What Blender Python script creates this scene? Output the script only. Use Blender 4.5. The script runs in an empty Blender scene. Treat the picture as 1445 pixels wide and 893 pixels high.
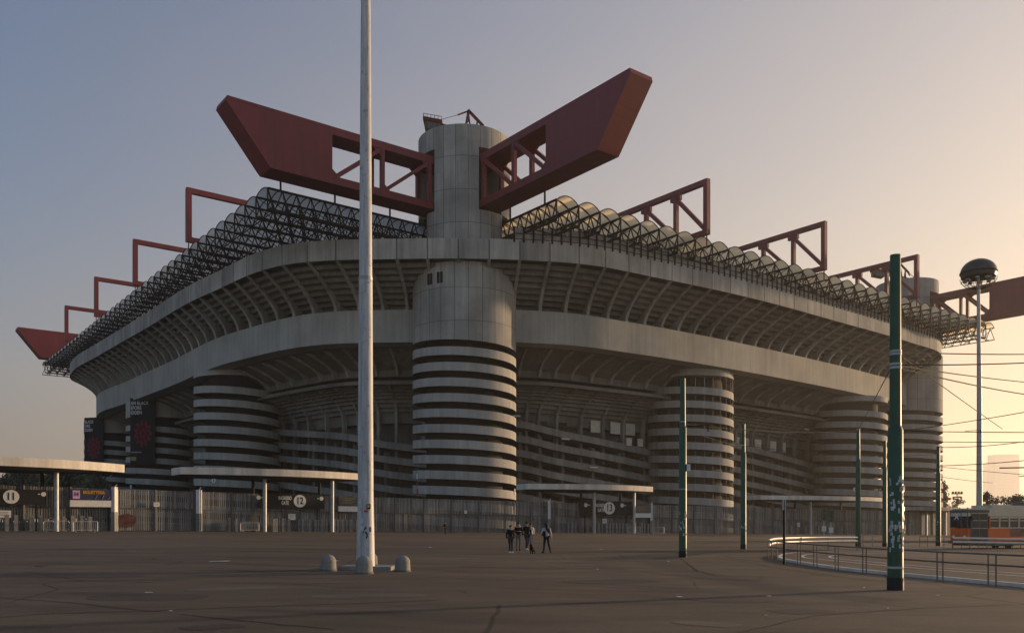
import bpy, math, random
from mathutils import Vector, Matrix
PI = math.pi
random.seed(7)
S = bpy.context.scene
C = S.collection

# ------------------------------------------------------------------ camera, sky, sun, exposure
F, HX, HY, CH = 1238.0, 722.0, 737.0, 1.7      # focal length (px of the 1445 px wide photo), horizon row, eye height
cam = bpy.data.objects.new('camera', bpy.data.cameras.new('camera')); C.objects.link(cam)
cam.location = (0, 0, CH); cam.rotation_euler = (PI/2, 0, 0)
cam.data.sensor_width = 36.0; cam.data.lens = F/1445*36.0
cam.data.shift_y = (HY-446.5)/1445
cam.data.clip_start = 0.1; cam.data.clip_end = 9000
S.camera = cam

SUN_AZ, SUN_EL = 60.0, 4.5                      # degrees clockwise from +Y
w = bpy.data.worlds.new('World'); S.world = w; w.use_nodes = True
nt = w.node_tree
sky = nt.nodes.new('ShaderNodeTexSky'); sky.sky_type = 'NISHITA'; sky.sun_disc = False
sky.sun_elevation = math.radians(SUN_EL); sky.sun_rotation = math.radians(SUN_AZ)
sky.altitude = 0; sky.air_density = 1.0; sky.dust_density = 2.6; sky.ozone_density = 3.0
bg = nt.nodes['Background']; bg.inputs['Strength'].default_value = 0.15
hs = nt.nodes.new('ShaderNodeHueSaturation'); hs.inputs['Saturation'].default_value = 0.97
tint = nt.nodes.new('ShaderNodeMix'); tint.data_type = 'RGBA'; tint.blend_type = 'MULTIPLY'; tint.inputs[0].default_value = 1.0
tint.inputs[7].default_value = (1.06, 0.97, 0.95, 1)
nt.links.new(sky.outputs[0], hs.inputs['Color']); nt.links.new(hs.outputs[0], tint.inputs[6]); 
# low evening haze in the sky: mauve away from the sun, peach towards it
def wmath(op, a, b=0.0, clamp=False):
    n = nt.nodes.new('ShaderNodeMath'); n.operation = op; n.use_clamp = clamp
    for i, x in enumerate((a, b)):
        if isinstance(x, (int, float)): n.inputs[i].default_value = x
        else: nt.links.new(x, n.inputs[i])
    return n.outputs[0]
gd = nt.nodes.new('ShaderNodeTexCoord'); sx = nt.nodes.new('ShaderNodeSeparateXYZ'); nt.links.new(gd.outputs['Generated'], sx.inputs[0])
prox = wmath('ADD', wmath('MULTIPLY', sx.outputs[0], math.sin(math.radians(SUN_AZ))), wmath('MULTIPLY', sx.outputs[1], math.cos(math.radians(SUN_AZ))))
prox = wmath('DIVIDE', wmath('ADD', prox, 0.05), 0.92, True)
el = wmath('MAXIMUM', sx.outputs[2], 0.0)
fac = wmath('MULTIPLY', wmath('EXPONENT', wmath('MULTIPLY', wmath('DIVIDE', el, wmath('ADD', 0.19, wmath('MULTIPLY', prox, 0.42))), -1.0)), 0.93)
sn = nt.nodes.new('ShaderNodeTexNoise'); sn.inputs['Scale'].default_value = 1.6; sn.inputs['Detail'].default_value = 5; smp = nt.nodes.new('ShaderNodeMapping'); smp.inputs['Scale'].default_value = (1, 1, 5)
nt.links.new(gd.outputs['Generated'], smp.inputs['Vector']); nt.links.new(smp.outputs[0], sn.inputs['Vector'])
fac = wmath('ADD', fac, wmath('MULTIPLY', wmath('SUBTRACT', sn.outputs[0], 0.5), 0.16), True)      # uneven high haze
hc = nt.nodes.new('ShaderNodeMix'); hc.data_type = 'RGBA'; nt.links.new(prox, hc.inputs[0])
hc.inputs[6].default_value = (1.08, 0.86, 0.78, 1); hc.inputs[7].default_value = (2.65, 2.0, 1.2, 1)
back = wmath('MULTIPLY', wmath('ADD', wmath('MULTIPLY', sx.outputs[1], -1.0), 0.05), 1.3, True)      # bright neutral haze behind the camera, added as fill light
hb = nt.nodes.new('ShaderNodeMix'); hb.data_type = 'RGBA'; nt.links.new(back, hb.inputs[0]); hb.inputs[7].default_value = (1.98, 1.86, 1.70, 1)
sm = nt.nodes.new('ShaderNodeMix'); sm.data_type = 'RGBA'; nt.links.new(fac, sm.inputs[0])
nt.links.new(tint.outputs[2], sm.inputs[6]); nt.links.new(hc.outputs[2], hb.inputs[6]); nt.links.new(hb.outputs[2], sm.inputs[7]); nt.links.new(sm.outputs[2], bg.inputs['Color'])
sl = bpy.data.lights.new('sun', 'SUN'); sl.energy = 3.8; sl.angle = math.radians(1.5); sl.color = (1.0, 0.68, 0.40)
so = bpy.data.objects.new('sun', sl); C.objects.link(so)
so.rotation_euler = (math.radians(90-SUN_EL), 0, math.radians(180-SUN_AZ) + 0.0)
S.view_settings.view_transform = 'Standard'; S.view_settings.look = 'None'
S.view_settings.gamma = 1.0; S.view_settings.exposure = 1.08
S.render.engine = 'CYCLES'
S.cycles.max_bounces = 6; S.cycles.volume_bounces = 1; S.cycles.transparent_max_bounces = 12

# ------------------------------------------------------------------ helpers
def gz(X): return -0.0125*max(-150.0, min(150.0, X))
def ground(px, py):
    d = CH*F/((py-HY)-0.0125*(px-HX)); X = (px-HX)/F*d
    return Vector((X, d, gz(X)))
def at(px, d, z=None):
    X = (px-HX)/F*d
    return Vector((X, d, gz(X) if z is None else z))
def zat(py, d): return CH+(HY-py)/F*d

class MB:
    def __init__(s): s.v = []; s.f = []; s.m = []
    def add(s, vs, fs, mi=0):
        o = len(s.v); s.v += [tuple(p) for p in vs]
        s.f += [tuple(i+o for i in f) for f in fs]; s.m += [mi]*len(fs)
    def box(s, a, b, mi=0):
        x0, y0, z0 = a; x1, y1, z1 = b
        s.add([(x0,y0,z0),(x1,y0,z0),(x1,y1,z0),(x0,y1,z0),(x0,y0,z1),(x1,y0,z1),(x1,y1,z1),(x0,y1,z1)],
              [(3,2,1,0),(4,5,6,7),(0,1,5,4),(1,2,6,5),(2,3,7,6),(3,0,4,7)], mi)
    def bar(s, a, b, w, h=None, mi=0, up=(0,0,1)):
        h = w if h is None else h
        a = Vector(a); b = Vector(b); d = (b-a)
        if d.length < 1e-6: return
        d.normalize(); up = Vector(up)
        if abs(d.dot(up)) > 0.98: up = Vector((1,0,0)) if abs(d.x) < 0.9 else Vector((0,1,0))
        sx = d.cross(up).normalized()*(w/2); sz = sx.cross(d).normalized()*(h/2)
        s.add([a-sx-sz, a+sx-sz, a+sx+sz, a-sx+sz, b-sx-sz, b+sx-sz, b+sx+sz, b-sx+sz],
              [(0,1,2,3),(7,6,5,4),(4,5,1,0),(5,6,2,1),(6,7,3,2),(7,4,0,3)], mi)
    def tube(s, pts, r, n=8, mi=0, caps=True):
        pts = [Vector(p) for p in pts]; rr = r if isinstance(r, (list, tuple)) else [r]*len(pts)
        vs = []; fs = []; ref = None
        for i, p in enumerate(pts):
            d = (pts[min(i+1, len(pts)-1)]-pts[max(i-1, 0)]).normalized()
            if ref is None:
                ref = Vector((0,0,1)) if abs(d.z) < 0.9 else Vector((1,0,0))
            x = d.cross(ref).normalized(); y = x.cross(d).normalized(); ref = y
            for k in range(n):
                t = 2*PI*k/n; vs.append(p+x*math.cos(t)*rr[i]+y*math.sin(t)*rr[i])
        for i in range(len(pts)-1):
            for k in range(n):
                k2 = (k+1) % n; fs.append((i*n+k, i*n+k2, (i+1)*n+k2, (i+1)*n+k))
        if caps:
            fs.append(tuple(range(n-1, -1, -1))); fs.append(tuple((len(pts)-1)*n+k for k in range(n)))
        s.add(vs, fs, mi)
    def lathe(s, prof, n=32, mi=0, c=(0,0,0)):
        vs = []; fs = []
        for r, z in prof:
            for k in range(n):
                t = 2*PI*k/n; vs.append((c[0]+r*math.cos(t), c[1]+r*math.sin(t), c[2]+z))
        for i in range(len(prof)-1):
            for k in range(n):
                k2 = (k+1) % n; fs.append((i*n+k, i*n+k2, (i+1)*n+k2, (i+1)*n+k))
        s.add(vs, fs, mi)
    def prism(s, poly, z0, z1, mi=0):
        n = len(poly)
        s.add([(p[0],p[1],z0) for p in poly]+[(p[0],p[1],z1) for p in poly],
              [tuple(range(n-1,-1,-1)), tuple(range(n,2*n))]+[(i,(i+1)%n,n+(i+1)%n,n+i) for i in range(n)], mi)
    def slab(s, poly, off, mi=0):        # any planar 3-D polygon given a thickness vector
        n = len(poly); off = Vector(off)
        s.add([Vector(p) for p in poly]+[Vector(p)+off for p in poly],
              [tuple(range(n-1,-1,-1)), tuple(range(n,2*n))]+[(i,(i+1)%n,n+(i+1)%n,n+i) for i in range(n)], mi)
    def strip(s, rows, mi=0, closed=False):   # rows: list of equal-length point lists
        n = len(rows[0]); vs = [p for r in rows for p in r]; fs = []
        for i in range(len(rows)-1):
            for k in range(n if closed else n-1):
                k2 = (k+1) % n; fs.append((i*n+k, i*n+k2, (i+1)*n+k2, (i+1)*n+k))
        s.add(vs, fs, mi)
    def ball(s, c, r, n=10, m=7, mi=0, sq=(1,1,1)):
        vs = []; fs = []
        for i in range(m+1):
            a = PI*i/m
            for k in range(n):
                t = 2*PI*k/n
                vs.append((c[0]+r*sq[0]*math.sin(a)*math.cos(t), c[1]+r*sq[1]*math.sin(a)*math.sin(t), c[2]+r*sq[2]*math.cos(a)))
        for i in range(m):
            for k in range(n):
                k2 = (k+1) % n; fs.append((i*n+k, (i+1)*n+k, (i+1)*n+k2, i*n+k2))
        s.add(vs, fs, mi)

def obj(name, mb, mats, parent=None, loc=(0,0,0), rz=0.0, smooth=False):
    me = bpy.data.meshes.new(name)
    me.from_pydata(mb.v, [], mb.f)
    for m in (mats if isinstance(mats, (list, tuple)) else [mats]): me.materials.append(m)
    me.polygons.foreach_set('material_index', mb.m)
    me.validate(); me.update()
    if smooth:
        me.polygons.foreach_set('use_smooth', [True]*len(me.polygons))
        try: me.set_sharp_from_angle(angle=math.radians(35))
        except Exception: pass
    o = bpy.data.objects.new(name, me); C.objects.link(o)
    o.location = loc; o.rotation_euler = (0,0,rz)
    if parent: o.parent = parent
    return o
def tag(o, label, cat, group=None):
    o['label'] = label; o['category'] = cat
    if group: o['group'] = group
    return o
def thing(name, label, cat, loc=(0,0,0), rz=0.0, group=None):
    o = bpy.data.objects.new(name, None); C.objects.link(o); o.empty_display_size = 0.2
    o.location = loc; o.rotation_euler = (0,0,rz)
    return tag(o, label, cat, group)
def structure(o): o['kind'] = 'structure'; return o
def dup_part(o, parent, loc=None, rz=None):
    c = o.copy(); C.objects.link(c); c.parent = parent
    if loc is not None: c.location = loc
    if rz is not None: c.rotation_euler = (0,0,rz)
    return c
def dup(root, loc, rz=None, label=None, group=None):
    r = root.copy(); C.objects.link(r); r.location = loc
    if rz is not None: r.rotation_euler = (0,0,rz)
    if label: r['label'] = label
    if group: r['group'] = group
    for ch in list(root.children):
        c = ch.copy(); C.objects.link(c); c.parent = r
        for g in list(ch.children):
            d = g.copy(); C.objects.link(d); d.parent = c
    return r
def text(name, body, size, mat, parent, loc, rot, align='CENTER', squeeze=1.0, bold=0.0):
    cu = bpy.data.curves.new(name, 'FONT'); cu.body = body; cu.size = size; cu.align_x = align; cu.align_y = 'CENTER'
    cu.extrude = 0.006; cu.offset = bold
    t = bpy.data.objects.new(name+'_curve', cu); C.objects.link(t)
    bpy.context.view_layer.update()
    me = bpy.data.meshes.new_from_object(t.evaluated_get(bpy.context.evaluated_depsgraph_get()))
    bpy.data.objects.remove(t); bpy.data.curves.remove(cu)
    me.materials.clear(); me.materials.append(mat)
    o = bpy.data.objects.new(name, me); C.objects.link(o); o.parent = parent
    o.location = loc; o.rotation_euler = rot; o.scale = (squeeze, 1, 1)
    return o

# ------------------------------------------------------------------ materials
def new_mat(name):
    m = bpy.data.materials.new(name); m.use_nodes = True
    return m, m.node_tree, m.node_tree.nodes['Principled BSDF']
def plain(name, col, rough=0.6, metal=0.0, var=0.15, scale=3.0, emit=None):
    m, t, b = new_mat(name)
    if rough > 0.55 and metal == 0: b.inputs['Specular IOR Level'].default_value = 0.15
    b.inputs['Roughness'].default_value = rough; b.inputs['Metallic'].default_value = metal
    tc = t.nodes.new('ShaderNodeTexCoord'); n = t.nodes.new('ShaderNodeTexNoise')
    n.inputs['Scale'].default_value = scale; n.inputs['Detail'].default_value = 5
    t.links.new(tc.outputs['Object'], n.inputs['Vector'])
    r = t.nodes.new('ShaderNodeValToRGB')
    r.color_ramp.elements[0].position = 0.3; r.color_ramp.elements[1].position = 0.7
    r.color_ramp.elements[0].color = (*[c*(1-var) for c in col], 1); r.color_ramp.elements[1].color = (*[min(1,c*(1+var)) for c in col], 1)
    t.links.new(n.outputs[0], r.inputs[0]); t.links.new(r.outputs[0], b.inputs['Base Color'])
    return m
def math_node(t, op, a, b=None, clamp=False):
    n = t.nodes.new('ShaderNodeMath'); n.operation = op; n.use_clamp = clamp
    for i, x in enumerate((a, b)):
        if x is None: continue
        if isinstance(x, (int, float)): n.inputs[i].default_value = x
        else: t.links.new(x, n.inputs[i])
    return n.outputs[0]
def mix_rgb(t, fac, a, b, mode='MIX'):
    n = t.nodes.new('ShaderNodeMix'); n.data_type = 'RGBA'; n.blend_type = mode
    for s, x in ((n.inputs[0], fac), (n.inputs[6], a), (n.inputs[7], b)):
        if isinstance(x, (int, float)): s.default_value = x
        elif isinstance(x, tuple): s.default_value = (*x, 1) if len(x) == 3 else x
        else: t.links.new(x, s)
    return n.outputs[2]
def noise(t, vec, scale, detail=5, rough=0.55):
    n = t.nodes.new('ShaderNodeTexNoise'); n.inputs['Scale'].default_value = scale
    n.inputs['Detail'].default_value = detail; n.inputs['Roughness'].default_value = rough
    t.links.new(vec, n.inputs['Vector']); return n.outputs[0]
def ramp(t, v, p0, p1, c0=0.0, c1=1.0):
    n = t.nodes.new('ShaderNodeMapRange'); n.clamp = True
    t.links.new(v, n.inputs[0])
    n.inputs[1].default_value = p0; n.inputs[2].default_value = p1; n.inputs[3].default_value = c0; n.inputs[4].default_value = c1
    return n.outputs[0]
def mapped(t, src, sc):
    n = t.nodes.new('ShaderNodeMapping'); n.inputs['Scale'].default_value = sc; t.links.new(src, n.inputs['Vector']); return n.outputs[0]
def concrete(name, col, streak=0.45, blotch=0.35, island=0.0, joints=None, fine=6.0):
    m, t, b = new_mat(name); b.inputs['Roughness'].default_value = 0.9
    tc = t.nodes.new('ShaderNodeTexCoord').outputs['Object']
    big = ramp(t, noise(t, tc, 0.12, 6), 0.3, 0.7, 1-blotch, 1+blotch*0.5)
    st = ramp(t, noise(t, mapped(t, tc, (0.9,0.9,0.05)), 1.0, 6, 0.65), 0.35, 0.65, 1-streak, 1.12)
    fn = ramp(t, noise(t, tc, fine, 6, 0.7), 0.3, 0.7, 0.86, 1.1)
    v = math_node(t, 'MULTIPLY', math_node(t, 'MULTIPLY', big, st), fn)
    dr = ramp(t, noise(t, mapped(t, tc, (0.55,0.55,0.035)), 1.0, 8, 0.75), 0.60, 0.72, 1.0, 0.62)
    v = math_node(t, 'MULTIPLY', v, dr)
    if island:
        g = t.nodes.new('ShaderNodeNewGeometry')
        v = math_node(t, 'MULTIPLY', v, ramp(t, g.outputs['Random Per Island'], 0, 1, 1-island, 1+island))
    if joints:
        nseg, z0, dz, wj = joints          # joint pattern wrapped round a tower: panel count, first course, course height, width
        s = t.nodes.new('ShaderNodeSeparateXYZ'); t.links.new(tc, s.inputs[0])
        a = math_node(t, 'ARCTAN2', s.outputs[1], s.outputs[0])
        fa = math_node(t, 'FRACT', math_node(t, 'MULTIPLY', math_node(t, 'ADD', a, PI), nseg/(2*PI)))
        da = math_node(t, 'ABSOLUTE', math_node(t, 'SUBTRACT', fa, 0.5))
        fz = math_node(t, 'FRACT', math_node(t, 'DIVIDE', math_node(t, 'SUBTRACT', s.outputs[2], z0), dz))
        dzz = math_node(t, 'ABSOLUTE', math_node(t, 'SUBTRACT', fz, 0.5))
        ja = math_node(t, 'GREATER_THAN', da, 0.5-wj*nseg/(2*PI*9)*0.5)
        jz = math_node(t, 'GREATER_THAN', dzz, 0.5-wj/dz*0.5)
        j = math_node(t, 'MAXIMUM', ja, jz)
        v = math_node(t, 'MULTIPLY', v, math_node(t, 'SUBTRACT', 1.0, math_node(t, 'MULTIPLY', j, 0.6)))
        # each cast panel has its own shade
        ia = math_node(t, 'FLOOR', math_node(t, 'MULTIPLY', math_node(t, 'ADD', a, PI), nseg/(2*PI)))
        iz = math_node(t, 'FLOOR', math_node(t, 'DIVIDE', math_node(t, 'SUBTRACT', s.outputs[2], z0), dz))
        cb = t.nodes.new('ShaderNodeCombineXYZ'); t.links.new(ia, cb.inputs[0]); t.links.new(iz, cb.inputs[1])
        wn = t.nodes.new('ShaderNodeTexWhiteNoise'); t.links.new(cb.outputs[0], wn.inputs['Vector'])
        v = math_node(t, 'MULTIPLY', v, ramp(t, wn.outputs['Value'], 0, 1, 0.9, 1.08))
    hs = mix_rgb(t, 1.0, col, v, 'MULTIPLY')
    t.links.new(hs, b.inputs['Base Color'])
    bp = t.nodes.new('ShaderNodeBump'); bp.inputs['Strength'].default_value = 0.25; bp.inputs['Distance'].default_value = 0.03
    t.links.new(noise(t, tc, 9.0, 6), bp.inputs['Height']); t.links.new(bp.outputs[0], b.inputs['Normal'])
    return m

def red_steel():
    m, t, b = new_mat('red_steel'); b.inputs['Roughness'].default_value = 0.55
    tc = t.nodes.new('ShaderNodeTexCoord').outputs['Object']; sp = t.nodes.new('ShaderNodeSeparateXYZ'); t.links.new(tc, sp.inputs[0])
    j = None
    for ax, per, off in ((0,4.9,0.0),(1,4.9,0.3),(2,4.95,0.25)):
        f = math_node(t, 'FRACT', math_node(t, 'DIVIDE', math_node(t, 'ADD', sp.outputs[ax], 500+off), per))
        g = math_node(t, 'LESS_THAN', f, 0.022); j = g if j is None else math_node(t, 'MAXIMUM', j, g)
    cb = t.nodes.new('ShaderNodeCombineXYZ')
    for ax, per, off in ((0,4.9,0.0),(1,4.9,0.3),(2,4.95,0.25)):
        t.links.new(math_node(t, 'FLOOR', math_node(t, 'DIVIDE', math_node(t, 'ADD', sp.outputs[ax], 500+off), per)), cb.inputs[ax])
    wn = t.nodes.new('ShaderNodeTexWhiteNoise'); t.links.new(cb.outputs[0], wn.inputs['Vector'])
    v = ramp(t, wn.outputs['Value'], 0, 1, 0.9, 1.1)
    v = math_node(t, 'MULTIPLY', v, ramp(t, noise(t, mapped(t, tc, (1,1,0.12)), 0.8, 6, 0.65), 0.32, 0.7, 0.8, 1.15))
    v = math_node(t, 'MULTIPLY', v, math_node(t, 'SUBTRACT', 1.0, math_node(t, 'MULTIPLY', j, 0.28)))
    c = mix_rgb(t, ramp(t, noise(t, tc, 0.5, 7, 0.7), 0.56, 0.72, 0, 0.45), (0.15,0.0135,0.018), (0.10,0.022,0.018))
    t.links.new(mix_rgb(t, 1.0, c, v, 'MULTIPLY'), b.inputs['Base Color']); return m
CON = (0.285, 0.282, 0.258)
M = {}
M['red'] = red_steel()
M['con'] = concrete('weathered_concrete', CON)
M['con_beam'] = concrete('beam_concrete', (0.36,0.35,0.318), streak=0.14, blotch=0.22)
M['con_panel'] = concrete('parapet_concrete', (0.38,0.365,0.33), streak=0.28, blotch=0.35, island=0.22)
M['con_tower'] = concrete('tower_concrete', (0.33,0.322,0.295), streak=0.2, joints=(24, 2.0, 6.1, 0.10))
M['con_band'] = concrete('ramp_concrete', (0.375,0.365,0.335), streak=0.2, blotch=0.2)
M['con_dark'] = concrete('dark_streaked_concrete', (0.145,0.14,0.125), streak=0.5)  # darker and more heavily streaked than the other concretes
M['cream'] = concrete('canopy_fascia_paint', (0.66,0.61,0.52), streak=0.22, blotch=0.18)
M['post_grey'] = plain('dull_steel', (0.20,0.195,0.185), 0.6, 0, 0.3, 2)
M['con_ramp'] = concrete('grey_ramp_concrete', (0.25,0.243,0.22), streak=0.3)
M['con_void'] = concrete('shaded_gap_concrete', (0.045,0.043,0.04), streak=0.3)  # near-black colour stands in for shade inside the ramp gaps
M['con_rib'] = concrete('rib_concrete', (0.355,0.35,0.318), streak=0.25)
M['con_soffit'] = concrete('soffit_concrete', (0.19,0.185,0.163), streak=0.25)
M['void'] = plain('dark_interior', (0.03,0.028,0.026), 0.9)  # near-black also stands for the shade in tower gaps and girder slots
M['steel_dark'] = plain('dark_steel', (0.014,0.015,0.016), 0.7, 0.0, 0.2, 2)
M['glass_dark'] = plain('dark_glass', (0.02,0.022,0.025), 0.15)
M['white'] = plain('white_paint', (0.66,0.64,0.61), 0.6, 0, 0.08, 2)

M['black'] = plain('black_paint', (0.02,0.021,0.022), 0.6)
M['board'] = plain('sign_board_black', (0.025,0.026,0.027), 0.7)
M['letter'] = plain('sign_lettering', (0.72,0.70,0.66), 0.6, 0, 0.05)
M['galv'] = plain('galvanised_steel', (0.38,0.38,0.37), 0.5, 0.3, 0.2, 3)
M['galv_dark'] = plain('worn_iron', (0.09,0.085,0.08), 0.6, 0.4, 0.2, 6)
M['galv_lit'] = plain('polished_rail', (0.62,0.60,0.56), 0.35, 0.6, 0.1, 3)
M['rail_brown'] = plain('brown_rail_steel', (0.17,0.13,0.10), 0.5, 0.3, 0.25, 4)
M['green'] = plain('green_pole_paint', (0.010,0.066,0.026), 0.45, 0, 0.25, 3)
M['paper'] = plain('sticker_paper', (0.55,0.56,0.56), 0.7, 0, 0.35, 30)
M['red_sticker'] = plain('red_sticker', (0.45,0.03,0.05), 0.5)
M['yellow'] = plain('yellow_paint', (0.65,0.42,0.04), 0.5)
M['orange'] = plain('tram_orange', (0.72,0.12,0.012), 0.4, 0, 0.12, 1.5)
M['tram_cream'] = plain('tram_cream', (0.60,0.52,0.38), 0.5, 0, 0.08, 1.5)
M['tram_grey'] = plain('tram_roof_grey', (0.13,0.12,0.11), 0.6, 0, 0.2, 2)
M['blue'] = plain('sign_blue', (0.02,0.035,0.14), 0.45)
M['blue_glass'] = plain('blue_windscreen', (0.008,0.013,0.032), 0.12)
M['rail_sunlit'] = plain('sunlit_rail_cream', (0.80,0.72,0.58), 0.35, 0.0, 0.06, 2)  # warm pale tone carries the sunlight glinting on the tram-side rails
M['panel_brown'] = plain('advert_panel', (0.22,0.13,0.09), 0.6, 0, 0.4, 2.5)
M['blue_plate'] = plain('blue_plate', (0.03,0.07,0.28), 0.5)
M['navy'] = plain('sign_navy', (0.012,0.016,0.06), 0.5)
M['pink'] = plain('sign_pink', (0.62,0.36,0.60), 0.6)
M['amber'] = plain('sign_amber', (0.55,0.28,0.03), 0.6)
M['skin'] = plain('skin', (0.42,0.26,0.19), 0.6, 0, 0.05)
M['hair'] = plain('dark_hair', (0.018,0.014,0.012), 0.6)
M['jacket'] = plain('black_jacket', (0.012,0.012,0.014), 0.8)
M['navycloth'] = plain('navy_cloth', (0.02,0.024,0.036), 0.85)
M['jeans'] = plain('dark_jeans', (0.035,0.04,0.055), 0.85)
M['greyjeans'] = plain('grey_jeans', (0.12,0.12,0.125), 0.85)
M['paleclothes'] = plain('pale_jacket', (0.50,0.49,0.47), 0.85)
M['shoe_white'] = plain('white_shoe', (0.65,0.63,0.6), 0.6)
M['shoe_dark'] = plain('dark_shoe', (0.02,0.018,0.016), 0.6)
M['fur'] = plain('dark_fur', (0.016,0.013,0.011), 0.9)
M['wire'] = plain('cable_black', (0.02,0.018,0.016), 0.6)
M['bark'] = plain('bark', (0.06,0.045,0.032), 0.9, 0, 0.3, 4)
M['pale_facade'] = plain('pale_facade', (0.42,0.42,0.42), 0.8, 0, 0.06, 0.02)
M['lamp_glass'] = plain('lamp_dome', (0.03,0.032,0.03), 0.4)
M['window_dark'] = plain('window_glass', (0.025,0.024,0.022), 0.2)
M['ceil_pale'] = plain('pale_panel', (0.62,0.58,0.5), 0.7, 0, 0.1, 1)
M['banner'] = plain('banner_black', (0.012,0.014,0.017), 0.65, 0, 0.15, 0.3)
M['rose'] = plain('banner_rose', (0.17,0.018,0.03), 0.7, 0, 0.4, 1.2)
M['rose_dark'] = plain('banner_rose_dark', (0.075,0.010,0.017), 0.7, 0, 0.4, 1.2)
M['gold'] = plain('banner_gold', (0.32,0.24,0.10), 0.6)
M['grafred'] = plain('red_graffiti', (0.085,0.04,0.035), 0.8, 0, 0.5, 1.5)

def leaf_mat(name, col):
    m, t, b = new_mat(name); b.inputs['Roughness'].default_value = 0.7
    g = t.nodes.new('ShaderNodeNewGeometry')
    v = ramp(t, g.outputs['Random Per Island'], 0, 1, 0.55, 1.5)
    t.links.new(mix_rgb(t, 1.0, col, v, 'MULTIPLY'), b.inputs['Base Color'])
    tr = t.nodes.new('ShaderNodeBsdfTranslucent'); t.links.new(mix_rgb(t, 1.0, col, v, 'MULTIPLY'), tr.inputs[0]); mx = t.nodes.new('ShaderNodeMixShader'); mx.inputs[0].default_value = 0.4
    t.links.new(b.outputs[0], mx.inputs[1]); t.links.new(tr.outputs[0], mx.inputs[2]); t.links.new(mx.outputs[0], t.nodes['Material Output'].inputs[0])
    return m
M['leaf'] = leaf_mat('leaves_olive', (0.17,0.165,0.10))  # olive and dark leaf tones lightened to carry the distance haze
M['leaf2'] = leaf_mat('leaves_dark', (0.13,0.13,0.085))
M['leaf3'] = leaf_mat('leaves_pine', (0.025,0.035,0.02))

def slat_mat():
    m, t, b = new_mat('fence_slat_grey'); b.inputs['Roughness'].default_value = 0.75
    g = t.nodes.new('ShaderNodeNewGeometry'); tc = t.nodes.new('ShaderNodeTexCoord').outputs['Object']
    v = ramp(t, g.outputs['Random Per Island'], 0, 1, 0.55, 1.3)
    v = math_node(t, 'MULTIPLY', v, ramp(t, noise(t, mapped(t, tc, (1,1,0.25)), 1.6, 5), 0.3, 0.7, 0.7, 1.2))
    t.links.new(mix_rgb(t, 1.0, (0.19,0.182,0.165), v, 'MULTIPLY'), b.inputs['Base Color'])
    return m
M['slat'] = slat_mat()

def barrel_mat(nm, ca, cb, fac):
    m, t, b = new_mat(nm)
    tc = t.nodes.new('ShaderNodeTexCoord').outputs['Object']
    c = mix_rgb(t, ramp(t, noise(t, tc, 0.35, 5), 0.35, 0.65), ca, cb)
    d = t.nodes.new('ShaderNodeBsdfDiffuse'); tr = t.nodes.new('ShaderNodeBsdfTranslucent')
    t.links.new(c, d.inputs[0]); t.links.new(c, tr.inputs[0])
    mx = t.nodes.new('ShaderNodeMixShader'); mx.inputs[0].default_value = fac
    t.links.new(d.outputs[0], mx.inputs[1]); t.links.new(tr.outputs[0], mx.inputs[2])
    t.nodes.remove(b); t.links.new(mx.outputs[0], t.nodes['Material Output'].inputs[0])
    return m
M['barrel'] = barrel_mat('sunlit_roof_sheet', (0.68,0.57,0.36), (0.86,0.73,0.48), 0.9)  # base yellowed to carry golden sunlight on the right-hand vaults
M['barrel_grey'] = barrel_mat('grey_roof_sheet', (0.46,0.46,0.41), (0.60,0.60,0.54), 0.8)
def mesh_mat():
    m, t, b = new_mat('railing_mesh')
    b.inputs['Base Color'].default_value = (0.27,0.255,0.235,1)
    tp = t.nodes.new('ShaderNodeBsdfTransparent'); mx = t.nodes.new('ShaderNodeMixShader'); mx.inputs[0].default_value = 0.84
    t.links.new(tp.outputs[0], mx.inputs[1]); t.links.new(b.outputs[0], mx.inputs[2])
    t.links.new(mx.outputs[0], t.nodes['Material Output'].inputs[0]); return m
M['wiremesh'] = mesh_mat()

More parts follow.
